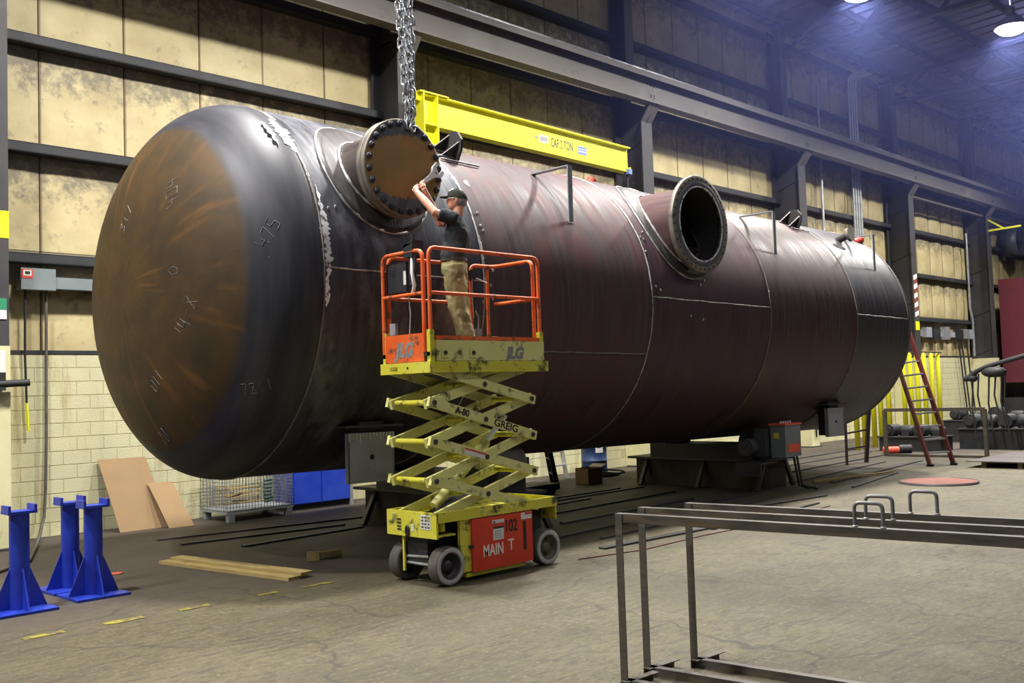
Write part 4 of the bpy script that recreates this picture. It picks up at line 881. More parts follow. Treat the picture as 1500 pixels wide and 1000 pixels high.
lp('power_cord', G().tube([(6.34, 7.78, 2.9), (6.35, 7.77, 2.7), (6.34, 7.78, 2.5), (6.36, 7.78, 2.31)], .007, 6), 'rubber_edge')
lp('outlet_box', G().box(6.33, 6.37, 8.0, 8.09, 2.5, 2.62), 'grey_steel')
gl = lp('gate_latch', G().box(7.50, 7.56, yb - .03, yb + .03, 3.14, 3.26).box(7.44, 7.62, yb - .02, yb + .01, 3.22, 3.245), 'machine')
part('latch_pin', G().cyl((7.58, yb - .03, 3.17), (7.72, yb - .06, 3.12), .008, 6), 'chrome', gl)
part('latch_chain', G().tube([(7.52, yb - .03, 3.16), (7.515, yb - .03, 2.9), (7.53, yb - .03, 2.72)], .006, 6), 'galv', gl)
lp('gate_spring', G().box(7.56, 7.63, yb - .04, yb, 2.46, 2.60), 'grey_steel')
lp('gate_wire', G().tube([(7.60, yb - .02, 2.6), (7.61, yb - .02, 2.72), (7.57, yb - .02, 2.8)], .007, 6), 'galv')

# ================================================================== WORKER
Fd = Vector((-.66, .75, 0)).normalized(); Ld = Vector((-Fd.y, Fd.x, 0))        # facing, and his left hand side
def P(x, y, z): return Vector((x, y, z))
def ring(c, w_, d_, seg=20, tilt=0.0):
    c = Vector(c); return [c + Ld * (w_ * math.cos(2 * PI * k / seg)) + Fd * (d_ * math.sin(2 * PI * k / seg)) + Vector((0, 0, tilt * math.sin(2 * PI * k / seg))) for k in range(seg)]
pel = P(6.955, 7.765, 3.24); chest = P(7.005, 7.775, 3.56); shc = P(7.02, 7.78, 3.715)
head_c = P(7.035, 7.775, 3.945)
shL = shc + Ld * .185 + P(0, 0, -.005); shR = shc - Ld * .185 + P(0, 0, .01)
elL = P(6.72, 7.775, 3.775); haL = P(6.675, 8.03, 4.045)
elR = P(7.00, 8.02, 3.72); haR = P(6.80, 8.045, 4.085)
hipL, hipR = pel + Ld * .09 - P(0, 0, .04), pel - Ld * .09 - P(0, 0, .04)
knL, knR = P(6.925, 7.70, 2.80), P(7.08, 7.84, 2.81)
anL, anR = P(7.03, 7.66, 2.39), P(7.17, 7.83, 2.39)
man = thing('person', 'worker in dark tee shirt, khaki trousers and cap tightening a flange bolt', 'person', (7.07, 7.76, DZ))
# body: one continuous surface (head, neck, arms, hands, trunk, legs)
g = G()
hr = Matrix.Rotation(math.atan2(Fd.y, Fd.x), 3, 'Z')
g.ell(head_c, .098, .077, .115, 24, 16, hr)                                   # skull: long axis along the facing
g.ell(head_c + Fd * .045 - P(0, 0, .055), .055, .054, .06, 16, 10, hr)         # jaw
g.ell(head_c + Fd * .100 - P(0, 0, .018), .020, .013, .024, 10, 8, hr)         # nose
g.ell(head_c + Fd * .088 - P(0, 0, .055), .014, .024, .010, 10, 6, hr)         # lips
g.ell(head_c + Fd * .085 + P(0, 0, .018), .012, .045, .012, 10, 6, hr)         # brow
for s_ in (-1, 1): g.ell(head_c + Ld * (.078 * s_) - Fd * .008 - P(0, 0, .012), .020, .011, .032, 12, 8, hr)   # ears
g.tube([shc - P(0, 0, .03), head_c - P(0, 0, .07) - Fd * .02], [.062, .055], 14)
g.ring_loft([ring(pel - P(0, 0, .08), .13, .09), ring(pel, .155, .11), ring(chest - P(0, 0, .12), .145, .105), ring(chest, .17, .115), ring(shc, .14, .08), ring(shc + P(0, 0, .04), .07, .055)])
def limb(a, b, c, r): 
    m1 = (a + b) / 2; m2 = (b + c) / 2
    g.tube([a, m1, b, m2, c], r, 12)
limb(shL, elL, haL, [.058, .050, .043, .042, .029]); limb(shR, elR, haR, [.058, .050, .043, .042, .029])
limb(hipL, knL, anL, [.085, .075, .055, .055, .038]); limb(hipR, knR, anR, [.085, .075, .055, .055, .038])
# wrench axis, then hands that close around its handle
wj = P(7.09, 8.145, 4.325); wh = P(6.70, 8.075, 4.065); wd_ = (wj - wh).normalized()
def hand(wr, grip, thumb_dir):
    """palm behind the handle, four fingers curled round it and a thumb from the side of the palm"""
    n1 = (grip - wr).normalized(); acr = wd_; over = acr.cross(n1).normalized()
    if over.z < 0: over = -over
    pc = grip - n1 * .030 + over * .004
    g.tube([wr, wr * .4 + pc * .6, pc], [.029, .033, .036], 10)
    for k, (ln, off) in enumerate(((.9, -.033), (1.0, -.011), (.96, .011), (.8, .032))):
        b0 = pc + acr * off + n1 * .004 + over * .016; r = .0092 if k < 3 else .008
        pts = [b0]
        for a in (.2, .9, 1.7, 2.5):
            pts.append(grip + acr * off + (over * math.cos(a) + n1 * math.sin(a)) * (.026 * (.92 + .1 * ln)))
        g.tube(pts, [r * 1.1, r * 1.08, r, r * .95, r * .75], 8)
    g.tube([pc - over * .012 + thumb_dir * .018, grip + thumb_dir * .045 - over * .020 - n1 * .008, grip + thumb_dir * .058 - over * .016 + n1 * .014], [.012, .0105, .008], 8)
gL = wh + wd_ * .045; gR = wh + wd_ * .150
hand(haL, gL, wd_); hand(haR, gR, wd_)
for a in (anL, anR): g.tube([a - Fd * .03 - P(0, 0, .03), a + Fd * .06 - P(0, 0, .055), a + Fd * .14 - P(0, 0, .065)], [.036, .034, .024], 10)
me = remeshed(g, .0065, 'body', 2)
body = part('body', me, 'skin', None); me.transform(Matrix.Translation(-Vector((7.07, 7.76, DZ)))); body.parent = man; ORG[body.name] = ORG[man.name]
def wear(name, g, vox, m, parent, sm=3, noise=0, ns=.1, label=None):
    me = remeshed(g, vox, name, sm, noise, ns); me.transform(Matrix.Translation(-Vector((7.07, 7.76, DZ))))
    return part(name, me, m, parent, label, local=True)
# shirt
g = G()
g.ring_loft([ring(pel + P(0, 0, .035), .185, .140), ring(pel + P(0, 0, .10), .178, .138), ring(chest - P(0, 0, .10), .188, .152), ring(chest + P(0, 0, .02), .200, .152), ring(shc - P(0, 0, .045), .190, .115), ring(shc + P(0, 0, .025), .115, .085), ring(shc + P(0, 0, .05), .075, .068)])
for a, b in ((shL, elL), (shR, elR)):
    g.tube([a + (a - b) * .15, a, a + (b - a) * .42, a + (b - a) * .78], [.066, .078, .074, .072], 14)
wear('shirt', g, .012, 'shirt', man, 3, .022, .09, 'dark tee shirt')
# trousers
g = G()
g.ring_loft([ring(pel - P(0, 0, .10), .165, .135), ring(pel - P(0, 0, .02), .178, .138), ring(pel + P(0, 0, .065), .165, .125)])
for h_, k_, a_ in ((hipL, knL, anL), (hipR, knR, anR)):
    g.tube([h_ + P(0, 0, .03), (h_ + k_) / 2, k_, (k_ + a_) / 2, a_ + P(0, 0, .02), a_ - P(0, 0, .035)], [.122, .116, .100, .096, .094, .098], 14)
wear('trousers', g, .013, 'khaki', man, 3, .034, .085, 'baggy khaki work trousers')
belt = part('belt', G().ring_loft([ring(pel + P(0, 0, .03), .182, .142), ring(pel + P(0, 0, .062), .181, .141)], False), 'leather', man)
for a in (anL, anR):
    g = G().tube([a - Fd * .055 - P(0, 0, .02), a - Fd * .01 - P(0, 0, .035), a + Fd * .09 - P(0, 0, .05), a + Fd * .17 - P(0, 0, .06)], [.046, .05, .045, .032], 12).box(0, 0, 0, 0, 0, 0)
    b = part('boot', G().tube([a - Fd * .055 - P(0, 0, .035), a - P(0, 0, .03), a + Fd * .09 - P(0, 0, .045), a + Fd * .17 - P(0, 0, .052)], [.046, .052, .045, .034], 12), 'leather', man)
# hair and cap
part('hair', G().ell(head_c - Fd * .022 - P(0, 0, .012), .088, .083, .085, 20, 12, hr), 'hair', man, 'short grey hair')
capc = head_c + P(0, 0, .028) - Fd * .004
g = G(); rings = []
tl = .14
for q in [PI / 2 * k / 8 for k in range(9)]:
    r = max(.004, math.cos(q)); h_ = math.sin(q)
    rings.append([capc + Fd * (.112 * r * math.cos(a)) + Ld * (.092 * r * math.sin(a)) + P(0, 0, .105 * h_ + tl * .112 * r * math.cos(a) - .018) for a in [2 * PI * k / 28 for k in range(28)]])
g.ring_loft(rings, True)
cap = part('cap', g, 'cap', man, 'dark camouflage baseball cap')
g = G(); top = []; bot = []
for k in range(13):
    a = -1.15 + 2.3 * k / 12; 
    top.append(capc + Fd * (.104 * math.cos(a)) + Ld * (.090 * math.sin(a)) + P(0, 0, -.008)); bot.append(capc + Fd * (.104 * math.cos(a) + .085 * math.cos(a * 1.1) + .005) + Ld * (.088 * math.sin(a)) + P(0, 0, .004 - .012 * abs(math.sin(a)) ** 2))
vs = top + bot; g.add(vs, [(k, k + 1, 13 + k + 1, 13 + k) for k in range(12)], True); vs2 = [v + P(0, 0, .007) for v in vs]; g.add(vs2, [(k, 13 + k, 13 + k + 1, k + 1) for k in range(12)], True)
g.add(bot + [v + P(0, 0, .007) for v in bot], [(k, k + 1, 14 + k, 13 + k) for k in range(12)])
part('cap_brim', g, 'cap', cap)
part('cap_button', G().ell(capc + P(0, 0, .088), .009, .009, .006, 8, 5), 'cap', cap)
for s_ in (-1, 1):
    part('eye', G().ell(head_c + Fd * .086 + Ld * (.032 * s_) + P(0, 0, .004), .010, .013, .009, 10, 6, hr), 'paper', man)
    part('safety_glasses', G().tube([head_c + Ld * (.085 * s_) - Fd * .01 + P(0, 0, .004), head_c + Ld * (.080 * s_) + Fd * .075 + P(0, 0, .008), head_c + Ld * (.045 * s_) + Fd * .102 + P(0, 0, .006), head_c + Ld * .0 + Fd * .108 + P(0, 0, .006)], .004, 6), 'chrome', man)
# the big adjustable wrench he holds
wrench = thing('adjustable_wrench', 'large chrome adjustable wrench held to the rusty flange', 'wrench', wh)
nrm = Vector((0, -1, 0)); sd = wd_.cross(nrm).normalized(); nrm = sd.cross(wd_).normalized()
def wp(u, v): return wh + wd_ * u + sd * v - nrm * .009
Lw = (wj - wh).length
def plate(pts, th=.018): return G().prism([wp(u, v) for u, v in pts], nrm * th)
part('handle', plate([(-.03, -.010), (0, -.018), (.1, -.014), (Lw - .15, -.026), (Lw - .09, -.034), (Lw - .09, .034), (Lw - .15, .026), (.1, .014), (0, .018), (-.03, .010)]), 'chrome', wrench)
part('jaw_head', plate([(Lw - .10, -.034), (Lw - .05, -.075), (Lw + .045, -.090), (Lw + .065, -.058), (Lw + .0, -.040), (Lw - .012, .016), (Lw - .02, .062), (Lw - .10, .034)], .024), 'chrome', wrench)
part('sliding_jaw', plate([(Lw - .02, .034), (Lw + .005, .034), (Lw + .065, .024), (Lw + .078, .058), (Lw + .025, .082), (Lw - .015, .074)], .022), 'chrome', wrench)
part('knurl', G().cyl(wp(Lw - .045, -.012) + nrm * .012, wp(Lw - .045, .018) + nrm * .012, .016, 12), 'black_paint', wrench)

# ================================================================== CHAIN SLING
cx_, cy_ = 6.79, 8.22
chain = thing('chain_sling', 'heavy steel chain sling hanging onto the rusty flange cover', 'chain', (cx_, cy_, 4.73))
lm = None; pts = [(.046 * math.cos(t) * 1.0, .026 * math.sin(t)) for t in [2 * PI * k / 14 for k in range(14)]]
def link_path():
    L_, w_ = .034, .030; out = []
    for k in range(8): t = -PI / 2 + PI * k / 7; out.append((w_ * math.sin(t), 0, L_ + w_ * math.cos(t)))
    for k in range(8): t = PI / 2 + PI * k / 7; out.append((w_ * math.sin(t), 0, -L_ + w_ * math.cos(t)))
    return out
lpth = link_path(); g = G(); n_ = len(lpth); rings = []
for i, p in enumerate(lpth):
    a = Vector(lpth[(i - 1) % n_]); b = Vector(lpth[(i + 1) % n_]); d = (b - a).normalized(); v = Vector((0, 1, 0)); u = d.cross(v)
    rings.append([Vector(p) + (u * math.cos(2 * PI * k / 6) + v * math.sin(2 * PI * k / 6)) * .0115 for k in range(6)])
g.ring_loft(rings, False, True, True); lm = g.mesh('chain_link'); lm.materials.append(M['chain'])
for s_, (ox, oy) in enumerate(((-.068, .02), (-.022, -.05), (.022, .05), (.066, -.01))):
    z = 4.90 + s_ * .02; k = 0; 
    while z < 6.75:
        f_ = min(1, (z - 4.86) / .9); sp_ = .45 + .55 * f_
        yaw = (.5 if k % 2 else .5 + PI / 2) + random.uniform(-.2, .2)
        o = inst('chain_link', lm, (cx_ + ox * sp_ - (z - 4.9) * .035, cy_ + oy * sp_, z), chain, (random.uniform(-.08, .08), 0, yaw)); z += .0995; k += 1
part('shackle', G().tube([(cx_ - .045, cy_, 4.76), (cx_ - .05, cy_, 4.84), (cx_ - .03, cy_, 4.90), (cx_, cy_, 4.92), (cx_ + .03, cy_, 4.90), (cx_ + .05, cy_, 4.84), (cx_ + .045, cy_, 4.76)], .013, 8), 'chain', chain)
part('shackle_pin', G().cyl((cx_ - .065, cy_, 4.765), (cx_ + .065, cy_, 4.765), .013, 8), 'chain', chain)
part('grab_hook', G().tube([(cx_ + .03, cy_ - .02, 4.92), (cx_ + .0, cy_ - .04, 4.85), (cx_ - .03, cy_ - .05, 4.80), (cx_ - .05, cy_ - .05, 4.75), (cx_ - .02, cy_ - .06, 4.71), (cx_ + .02, cy_ - .06, 4.73)], [.016, .018, .016, .016, .014, .008], 8), 'chain', chain)
hk = thing('hook_block', 'crane hook block above the chain sling, out of frame', 'hook', (cx_ - .06, cy_, 6.74))
part('hook', G().tube([(cx_ - .06, cy_, 7.1), (cx_ - .06, cy_, 6.95), (cx_ + .02, cy_, 6.86), (cx_, cy_, 6.76), (cx_ - .08, cy_, 6.74), (cx_ - .14, cy_, 6.82)], [.03, .035, .04, .045, .04, .02], 10), 'machine', hk)
part('block', G().box(cx_ - .2, cx_ + .08, cy_ - .1, cy_ + .1, 7.1, 7.6), 'yellow_bright', hk)
for d_ in (-.12, 0): part('rope', G().cyl((cx_ + d_, cy_, 7.55), (cx_ + d_, cy_, 12.9), .012, 6), 'machine', hk)

# ================================================================== YELLOW HOIST BEAM on the column behind the chain
hb = thing('jib_beam', 'bright yellow two ton jib hoist beam above the tank', 'beam', (11.7, 13.85, 6.5))
J0 = Vector((11.68, 13.86, 0)); J1 = Vector((18.12, 14.10, 0)); jd = (J1 - J0).normalized(); jn = Vector((jd.y, -jd.x, 0))
def jbar(u0, u1, n0, n1, z0, z1):
    g = G(); vs = [J0 + jd * u + jn * n_ + Vector((0, 0, z)) for z in (z0, z1) for n_ in (n0, n1) for u in (u0, u1)]
    return g.add(vs, [(0, 2, 3, 1), (4, 5, 7, 6), (0, 1, 5, 4), (2, 6, 7, 3), (0, 4, 6, 2), (1, 3, 7, 5)])
JL = (J1 - J0).length
part('beam_web', jbar(.3, JL, -.008, .008, 6.88, 7.42), 'yellow_bright', hb); part('top_flange', jbar(.05, JL, -.11, .11, 7.42, 7.445), 'yellow_bright', hb); part('bottom_flange', jbar(.3, JL, -.11, .11, 6.855, 6.88), 'yellow_bright', hb)
part('end_stop', jbar(JL - .02, JL, -.10, .10, 6.88, 6.98), 'yellow_bright', hb)
part('end_trolley', jbar(JL - .16, JL - .04, .02, .16, 6.80, 6.92), 'label_blue', hb); part('trolley_chain', jbar(JL - .12, JL - .09, .05, .08, 6.45, 6.8), 'machine', hb)
part('mast_plate', jbar(-.02, .0, -.14, .14, 6.35, 7.48), 'yellow_bright', hb); part('mast_plate', jbar(.32, .345, -.14, .14, 6.35, 7.42), 'yellow_bright', hb)
part('mast_web', jbar(.0, .32, -.01, .01, 6.35, 7.44), 'yellow_bright', hb); part('mast_rib', jbar(.0, .32, -.13, .13, 6.86, 6.885), 'yellow_bright', hb); part('mast_cap', jbar(-.1, .62, -.14, .14, 7.445, 7.47), 'yellow_bright', hb)
part('hinge', jbar(-.12, -.02, -.05, .05, 7.3, 7.42), 'yellow_bright', hb); part('hinge', jbar(-.12, -.02, -.05, .05, 6.5, 6.62), 'yellow_bright', hb)
jpos = lambda u, z: J0 + jd * u + jn * .0095 + Vector((0, 0, z))
text('capacity_text', 'CAP 2 TON', jpos(3.70, 7.055) + jn * .004, .27, jd, (0, 0, 1), 'decal_dark', hb, .54, off=.004)
st = part('logo_plate', jbar(3.34, 3.62, .009, .012, 7.09, 7.25), 'paper', hb); part('logo_print', jbar(3.36, 3.60, .012, .013, 7.12, 7.22), 'decal_grey', st)
part('logo_mark', jbar(3.20, 3.30, .009, .012, 7.14, 7.20), 'decal_grey', hb)
st = part('serial_plate', jbar(4.62, 4.92, .009, .012, 7.03, 7.21), 'label_blue', hb); part('plate_line', jbar(4.64, 4.90, .012, .013, 7.09, 7.11), 'paper', st); part('plate_line', jbar(4.64, 4.90, .012, .013, 7.15, 7.16), 'paper', st)

# ================================================================== FOREGROUND ANGLE IRON FRAMES
def aframe(x, y, h, label, handle_y, back):
    t = thing('angle_iron_frame', label, 'frame', (x, y, 0), 'angle iron frames in the foreground')
    dx = .121; Ld_ = 3.2; e = Vector((x + dx * Ld_, y - Ld_, 0)); w_ = .055; tk = .006
    def at(d, z): return Vector((x + dx * d, y - d, z))
    part('top_rail', G().angle(at(0, h), at(Ld_, h), w_, tk, (0, 0, -1), (1, 0, 0)), 'angle_iron', t)
    for d in (0.0, Ld_ - .06):
        part('post', G().angle(at(d, 0), at(d, h - .004), w_, tk, (0, -1, 0), (1, 0, 0)), 'angle_iron', t)
        part('foot', G().angle(at(d, .055) + Vector((-.03, -.02, 0)), at(d, .055) + Vector((.28, -.035, 0)), w_, tk, (0, 0, -1), (0, -1, 0)), 'angle_iron', t)
    part('bottom_rail', G().angle(at(0, .055), at(Ld_, .055), w_, tk, (0, 0, -1), (1, 0, 0)), 'angle_iron', t)
    hp = [at(handle_y, h), at(handle_y, h + .13), at(handle_y + .15, h + .13), at(handle_y + .15, h)]
    hh = part('lift_handle', G().tube(hoop([p + Vector((.03, 0, 0)) for p in hp], .009, .035), .0105, 8), 'rod_steel', t, 'bent rod lifting handle')
    for p in (hp[0], hp[3]): part('handle_weld', G().ell(p + Vector((.03, 0, .003)), .018, .018, .008, 8, 5), 'weld', hh)
aframe(4.91, 4.03, 1.09, 'nearest of the three angle iron frames, leftmost post', 1.50, 0)
aframe(5.235, 4.10, 1.09, 'middle of the three angle iron frames', 1.48, 0)
aframe(5.58, 3.97, 1.09, 'farthest of the three angle iron frames, right post', 1.46, 0)

# ================================================================== BLUE PIPE STANDS
def stand(x, y, h, label, rz=0.0):
    t = thing('pipe_stand', label, 'stand', (x, y, 0), 'blue pipe stands'); ca, sa = math.cos(rz), math.sin(rz)
    def b(g0): # rotate about the stand's axis
        for v in g0.v:
            dx, dy = v.x - x, v.y - y; v.x, v.y = x + dx * ca - dy * sa, y + dx * sa + dy * ca
        return g0
    part('base_plate', b(G().box(x - .26, x + .26, y - .26, y + .26, 0, .025)), 'blue_paint', t)
    part('post', b(G().cyl((x, y, .025), (x, y, h - .03), .088, 24)), 'blue_paint', t)
    for k in range(4):
        a = k * PI / 2; d = Vector((math.cos(a), math.sin(a), 0)); n_ = Vector((-d.y, d.x, 0)) * .012
        part('gusset', b(G().prism([Vector((x, y, .025)) + d * .08 - n_ / 2, Vector((x, y, .025)) + d * .245 - n_ / 2, Vector((x, y, .42)) + d * .08 - n_ / 2], n_)), 'blue_paint', t)
    part('top_plate', b(G().box(x - .13, x + .13, y - .1, y + .1, h - .03, h - .005)), 'blue_paint', t)
    for s_ in (-1, 1): part('cradle_ear', b(G().box(x + s_ * .115 - .012, x + s_ * .115 + .012, y - .1, y + .1, h - .005, h + .05)), 'blue_paint', t)
stand(3.30, 9.86, .93, 'blue steel pipe stand cut by the left frame edge')
stand(4.04, 10.0, .90, 'front one of the two paired blue pipe stands')
stand(4.03, 10.56, .90, 'rear one of the two paired blue pipe stands')

# ================================================================== LEFT: things by the wall
def sheet(x0, y0, w_, h, lean, label, xdir=(1, -.03, 0), skew=-.1):
    a = Vector((x0, y0, .0)); u = Vector(xdir).normalized() * w_; v = Vector((skew, lean, h)); n_ = u.cross(v).normalized() * .008
    g = G(); vs = []; N = 6
    for j in range(N + 1):
        for i in range(N + 1):
            s_, t_ = i / N, j / N; p = a + u * s_ + v * t_ + n_ * (1.6 * math.sin(3 * s_ + 1) * math.sin(PI * t_)); vs.append(p)
    fs = [(j * (N + 1) + i, j * (N + 1) + i + 1, (j + 1) * (N + 1) + i + 1, (j + 1) * (N + 1) + i) for j in range(N) for i in range(N)]
    m_ = len(vs); vs2 = [p + n_ for p in vs]; g.add(vs + vs2, fs + [tuple(m_ + q for q in reversed(f)) for f in fs], False)
    ed = [k for k in range(N + 1)] + [(k + 1) * (N + 1) + N for k in range(N)] + [N * (N + 1) + N - 1 - k for k in range(N)] + [(N - 1 - k) * (N + 1) for k in range(N - 1)]
    g.add([vs[k] for k in ed] + [vs2[k] for k in ed], [(k, (k + 1) % len(ed), (k + 1) % len(ed) + len(ed), k + len(ed)) for k in range(len(ed))])
    solo('cardboard_sheet', g, 'cardboard', label, 'cardboard', a)
sheet(6.26, 14.52, .74, 1.06, .50, 'tall brown cardboard sheet leaning on the block wall', skew=-.12)
sheet(6.90, 14.28, .40, .66, .50, 'short cardboard sheet leaning right of the tall one', skew=-.10)

# wire mesh crate with scrap in it
wb = thing('wire_crate', 'grey wire mesh crate of scrap under the tank head', 'crate', (8.35, 14.55, 0))
bx0, bx1, by0, by1, bz0, bz1 = 7.75, 8.95, 14.08, 14.92, .17, .72
def wpanel(p, u, v, nu, nv, r=.006):
    g = G(); p, u, v = Vector(p), Vector(u), Vector(v)
    for i in range(nu + 1): g.tube([p + u * i / nu, p + u * i / nu + v], r, 4, False)
    for j in range(nv + 1): g.tube([p + v * j / nv, p + v * j / nv + u], r, 4, False)
    return g
for p, u, v, a, b in (((bx0, by0, bz0), (bx1 - bx0, 0, 0), (0, 0, bz1 - bz0), 22, 10), ((bx0, by1, bz0), (bx1 - bx0, 0, 0), (0, 0, bz1 - bz0), 22, 10), ((bx0, by0, bz0), (0, by1 - by0, 0), (0, 0, bz1 - bz0), 15, 10), ((bx1, by0, bz0), (0, by1 - by0, 0), (0, 0, bz1 - bz0), 15, 10)):
    part('mesh_side', wpanel(p, u, v, a, b, .005), 'wire_grey', wb)
part('bottom_tray', G().box(bx0, bx1, by0, by1, bz0 - .04, bz0), 'grey_steel', wb)
for x in (bx0 + .08, bx1 - .08):
    for y in (by0 + .05, by1 - .05): part('foot', G().box(x - .05, x + .05, y - .05, y + .05, 0, bz0 - .04), 'grey_steel', wb)
for k in range(9):
    xa = random.uniform(bx0 + .08, bx0 + .4); ya = random.uniform(by0 + .12, by1 - .2); z0 = bz0 + .05 + k * .035
    solo('scrap_stick', G().obox((xa, ya, z0), (xa + random.uniform(.4, .6), ya + random.uniform(-.06, .12), z0 + random.uniform(-.02, .10)), .04, .022), 'wood', 'scrap stick lying in the wire crate', 'stick', None, 'scrap in the wire crate')
g = G().prism([(8.42, by0 + .035, .62), (8.58, by0 + .03, .64), (8.56, by0 + .035, .40), (8.60, by0 + .03, .26), (8.44, by0 + .035, .24), (8.40, by0 + .03, .42)], (0, .012, 0))
solo('rag', g, 'cloth_green', 'pale green rag hanging in the wire crate', 'rag')
# blue cabinet
cb = thing('blue_cabinet', 'low blue steel cabinet standing behind the tank', 'cabinet', (9.75, 14.7, 0))
part('body', G().box(9.12, 10.30, 14.42, 14.95, .10, .95), 'blue_cabinet', cb)
for x in (9.13, 9.725): part('door', G().box(x, x + .565, 14.405, 14.42, .12, .93), 'blue_cabinet', cb)
part('plinth', G().box(9.14, 10.28, 14.45, 14.95, 0, .10), 'black_paint', cb)
part('side_trim', G().box(10.30, 10.36, 14.40, 14.95, 0, .95), 'galv', cb)
# electrical gear on the wall left of the tank
eb = thing('disconnect_box', 'grey electrical disconnect box on the wall beside the left column', 'electrical box', (5.25, 14.9, 3.58))
part('box', G().box(5.01, 5.49, 14.82, 15.02, 3.57, 3.88), 'grey_box', eb)
st = part('warning_label', G().box(5.02, 5.17, 14.815, 14.82, 3.73, 3.86), 'label_red', eb); part('label_face', G().box(5.04, 5.15, 14.812, 14.816, 3.765, 3.845), 'paper', st)
part('label_print', G().box(5.06, 5.13, 14.810, 14.813, 3.785, 3.83), 'black_paint', st)
part('handle', G().box(4.99, 5.01, 14.80, 14.84, 3.7, 3.84), 'black_paint', eb)
solo('wireway', G().box(5.49, 7.6, 14.86, 15.02, 3.60, 3.77), 'grey_box', 'long grey wireway trough right of the disconnect box', 'trough')
solo('conduit', G().tube([(5.10, 14.93, 3.57), (5.10, 14.95, 2.6), (5.12, 14.96, 1.95)], .018, 8), 'cable', 'thin dark conduit dropping beside the left column', 'pipe')
solo('pull_handle', G().tube([(5.12, 14.96, 1.95), (5.14, 14.96, 1.55)], .02, 8), 'yellow_bright', 'yellow pendant grip on the dark conduit', 'handle')
solo('hose', G().tube([(5.40, 14.95, 3.57), (5.40, 14.98, 2.4), (5.39, 14.97, 1.4), (5.37, 14.96, .7), (5.34, 14.94, .3), (5.22, 14.8, .06), (4.9, 14.0, .025), (4.4, 12.8, .025), (3.8, 12.2, .025)], .022, 8), 'rubber', 'dark rubber hose running down the block wall to the floor', 'hose')
gun = thing('spray_gun', 'black grease gun held in a bracket on the left column', 'tool', (4.5, 14.15, 2.15))
part('barrel', G().cyl((4.35, 14.09, 2.20), (4.85, 14.07, 2.22), .05, 12), 'black_paint', gun); part('holder', G().box(4.35, 4.55, 14.05, 14.185, 2.12, 2.36), 'black_paint', gun)
# boards and blocks on the floor
def plank(a, b, w_, th, z, label, grp=None):
    a = Vector((a[0], a[1], z + th / 2)); b = Vector((b[0], b[1], z + th / 2)); g = G().obox(a, b, w_, th); solo('plank', g, 'wood', label, 'plank', None, grp)
plank((5.42, 11.30), (5.74, 9.02), .20, .035, .0, 'lower yellowed board on the floor before the tank')
plank((5.52, 11.25), (5.86, 9.00), .17, .03, .036, 'upper narrow board lying on another board')
solo('wood_block', G().obox((6.50, 9.98, .045), (6.62, 9.90, .045), .12, .09), 'wood', 'short square timber block on the dark floor', 'block')
solo('wood_block', G().obox((6.66, 9.98, .035), (6.95, 9.97, .035), .10, .07), 'wood', 'longer dark timber block beside the square one', 'block')
solo('floor_scrap', G().prism([(4.62, 11.05, .002), (4.72, 11.0, .002), (4.80, 11.04, .002), (4.76, 11.12, .002), (4.66, 11.12, .002)], (0, 0, .006)), 'orange_part', 'small orange scrap on the floor near the boards', 'scrap')
# steel bars and strips scattered along the floor under the tank
bars = [(6.2, 13.2, 9.8, 12.6), (6.2, 12.5, 8.6, 12.2), (6.6, 11.6, 8.6, 11.75), (10.6, 11.0, 13.0, 11.2), (10.4, 9.5, 13.8, 9.65), (8.6, 8.6, 12.6, 8.9), (9.6, 8.1, 14.5, 8.6), (10.4, 10.3, 14.6, 10.6), (10.6, 11.75, 14.6, 11.85), (16.9, 9.6, 22.0, 10.1), (17.2, 8.9, 22.6, 9.5), (17.3, 10.6, 24, 11.0), (17.4, 11.4, 25, 11.8), (16.6, 8.2, 19.5, 8.7), (18.5, 12.2, 26, 12.6), (13.2, 8.2, 15.2, 8.0), (11.0, 7.4, 14.2, 7.6), (12.0, 9.05, 15.0, 9.15), (10.7, 11.45, 15.0, 11.6), (9.0, 7.6, 11.2, 7.5)]
for i, (xa, ya, xb, yb2) in enumerate(bars):
    solo('steel_strip', G().obox((xa, ya, .012), (xb, yb2, .012), random.uniform(.05, .11), .02), 'steel_dark' if i % 3 else 'plate_dark', 'long thin dark steel strip lying on the floor under the tank', 'steel strip', None, 'steel strips on the floor')
plank((16.95, 9.15), (19.4, 8.75), .07, .03, .023, 'long pale lath on the floor right of the control box')
for i in range(6):
    solo('steel_plate', G().box(12.2 + .05 * i, 13.3 + .03 * i, 12.3, 13.1 - .03 * i, .0 + i * .032, .028 + i * .032), 'plate_dark', 'dark steel plate in the low stack behind the lift', 'plate', None, 'plate stack behind the lift')
# blue drum, carton, ladders seen below the tank
dr = thing('oil_drum', 'dark blue oil drum with white label by the back wall', 'drum', (16.9, 14.40, 0))
part('shell', G().lathe([(0, .01), (0, .285), (.02, .29), (.29, .285), (.30, .298), (.31, .285), (.58, .285), (.59, .298), (.60, .285), (.86, .29), (.88, .285), (.87, .27), (.865, .01)], (16.9, 14.40, 0), (0, 0, 1), 28), 'blue_drum', dr)
part('label', G().prism([(16.70, 14.18, .48), (16.86, 14.105, .48), (16.86, 14.105, .74), (16.70, 14.18, .74)], (-.003, -.006, 0)), 'paper', dr)
bxn = thing('carton', 'small open brown carton on the floor below the tank', 'box', (15.1, 13.05, 0))
part('sides', G().box(14.9, 14.91, 12.85, 13.2, 0, .32).box(15.3, 15.31, 12.85, 13.2, 0, .32).box(14.9, 15.31, 12.85, 12.86, 0, .32).box(14.9, 15.31, 13.19, 13.2, 0, .32).box(14.9, 15.31, 12.85, 13.2, 0, .01), 'cardboard', bxn)
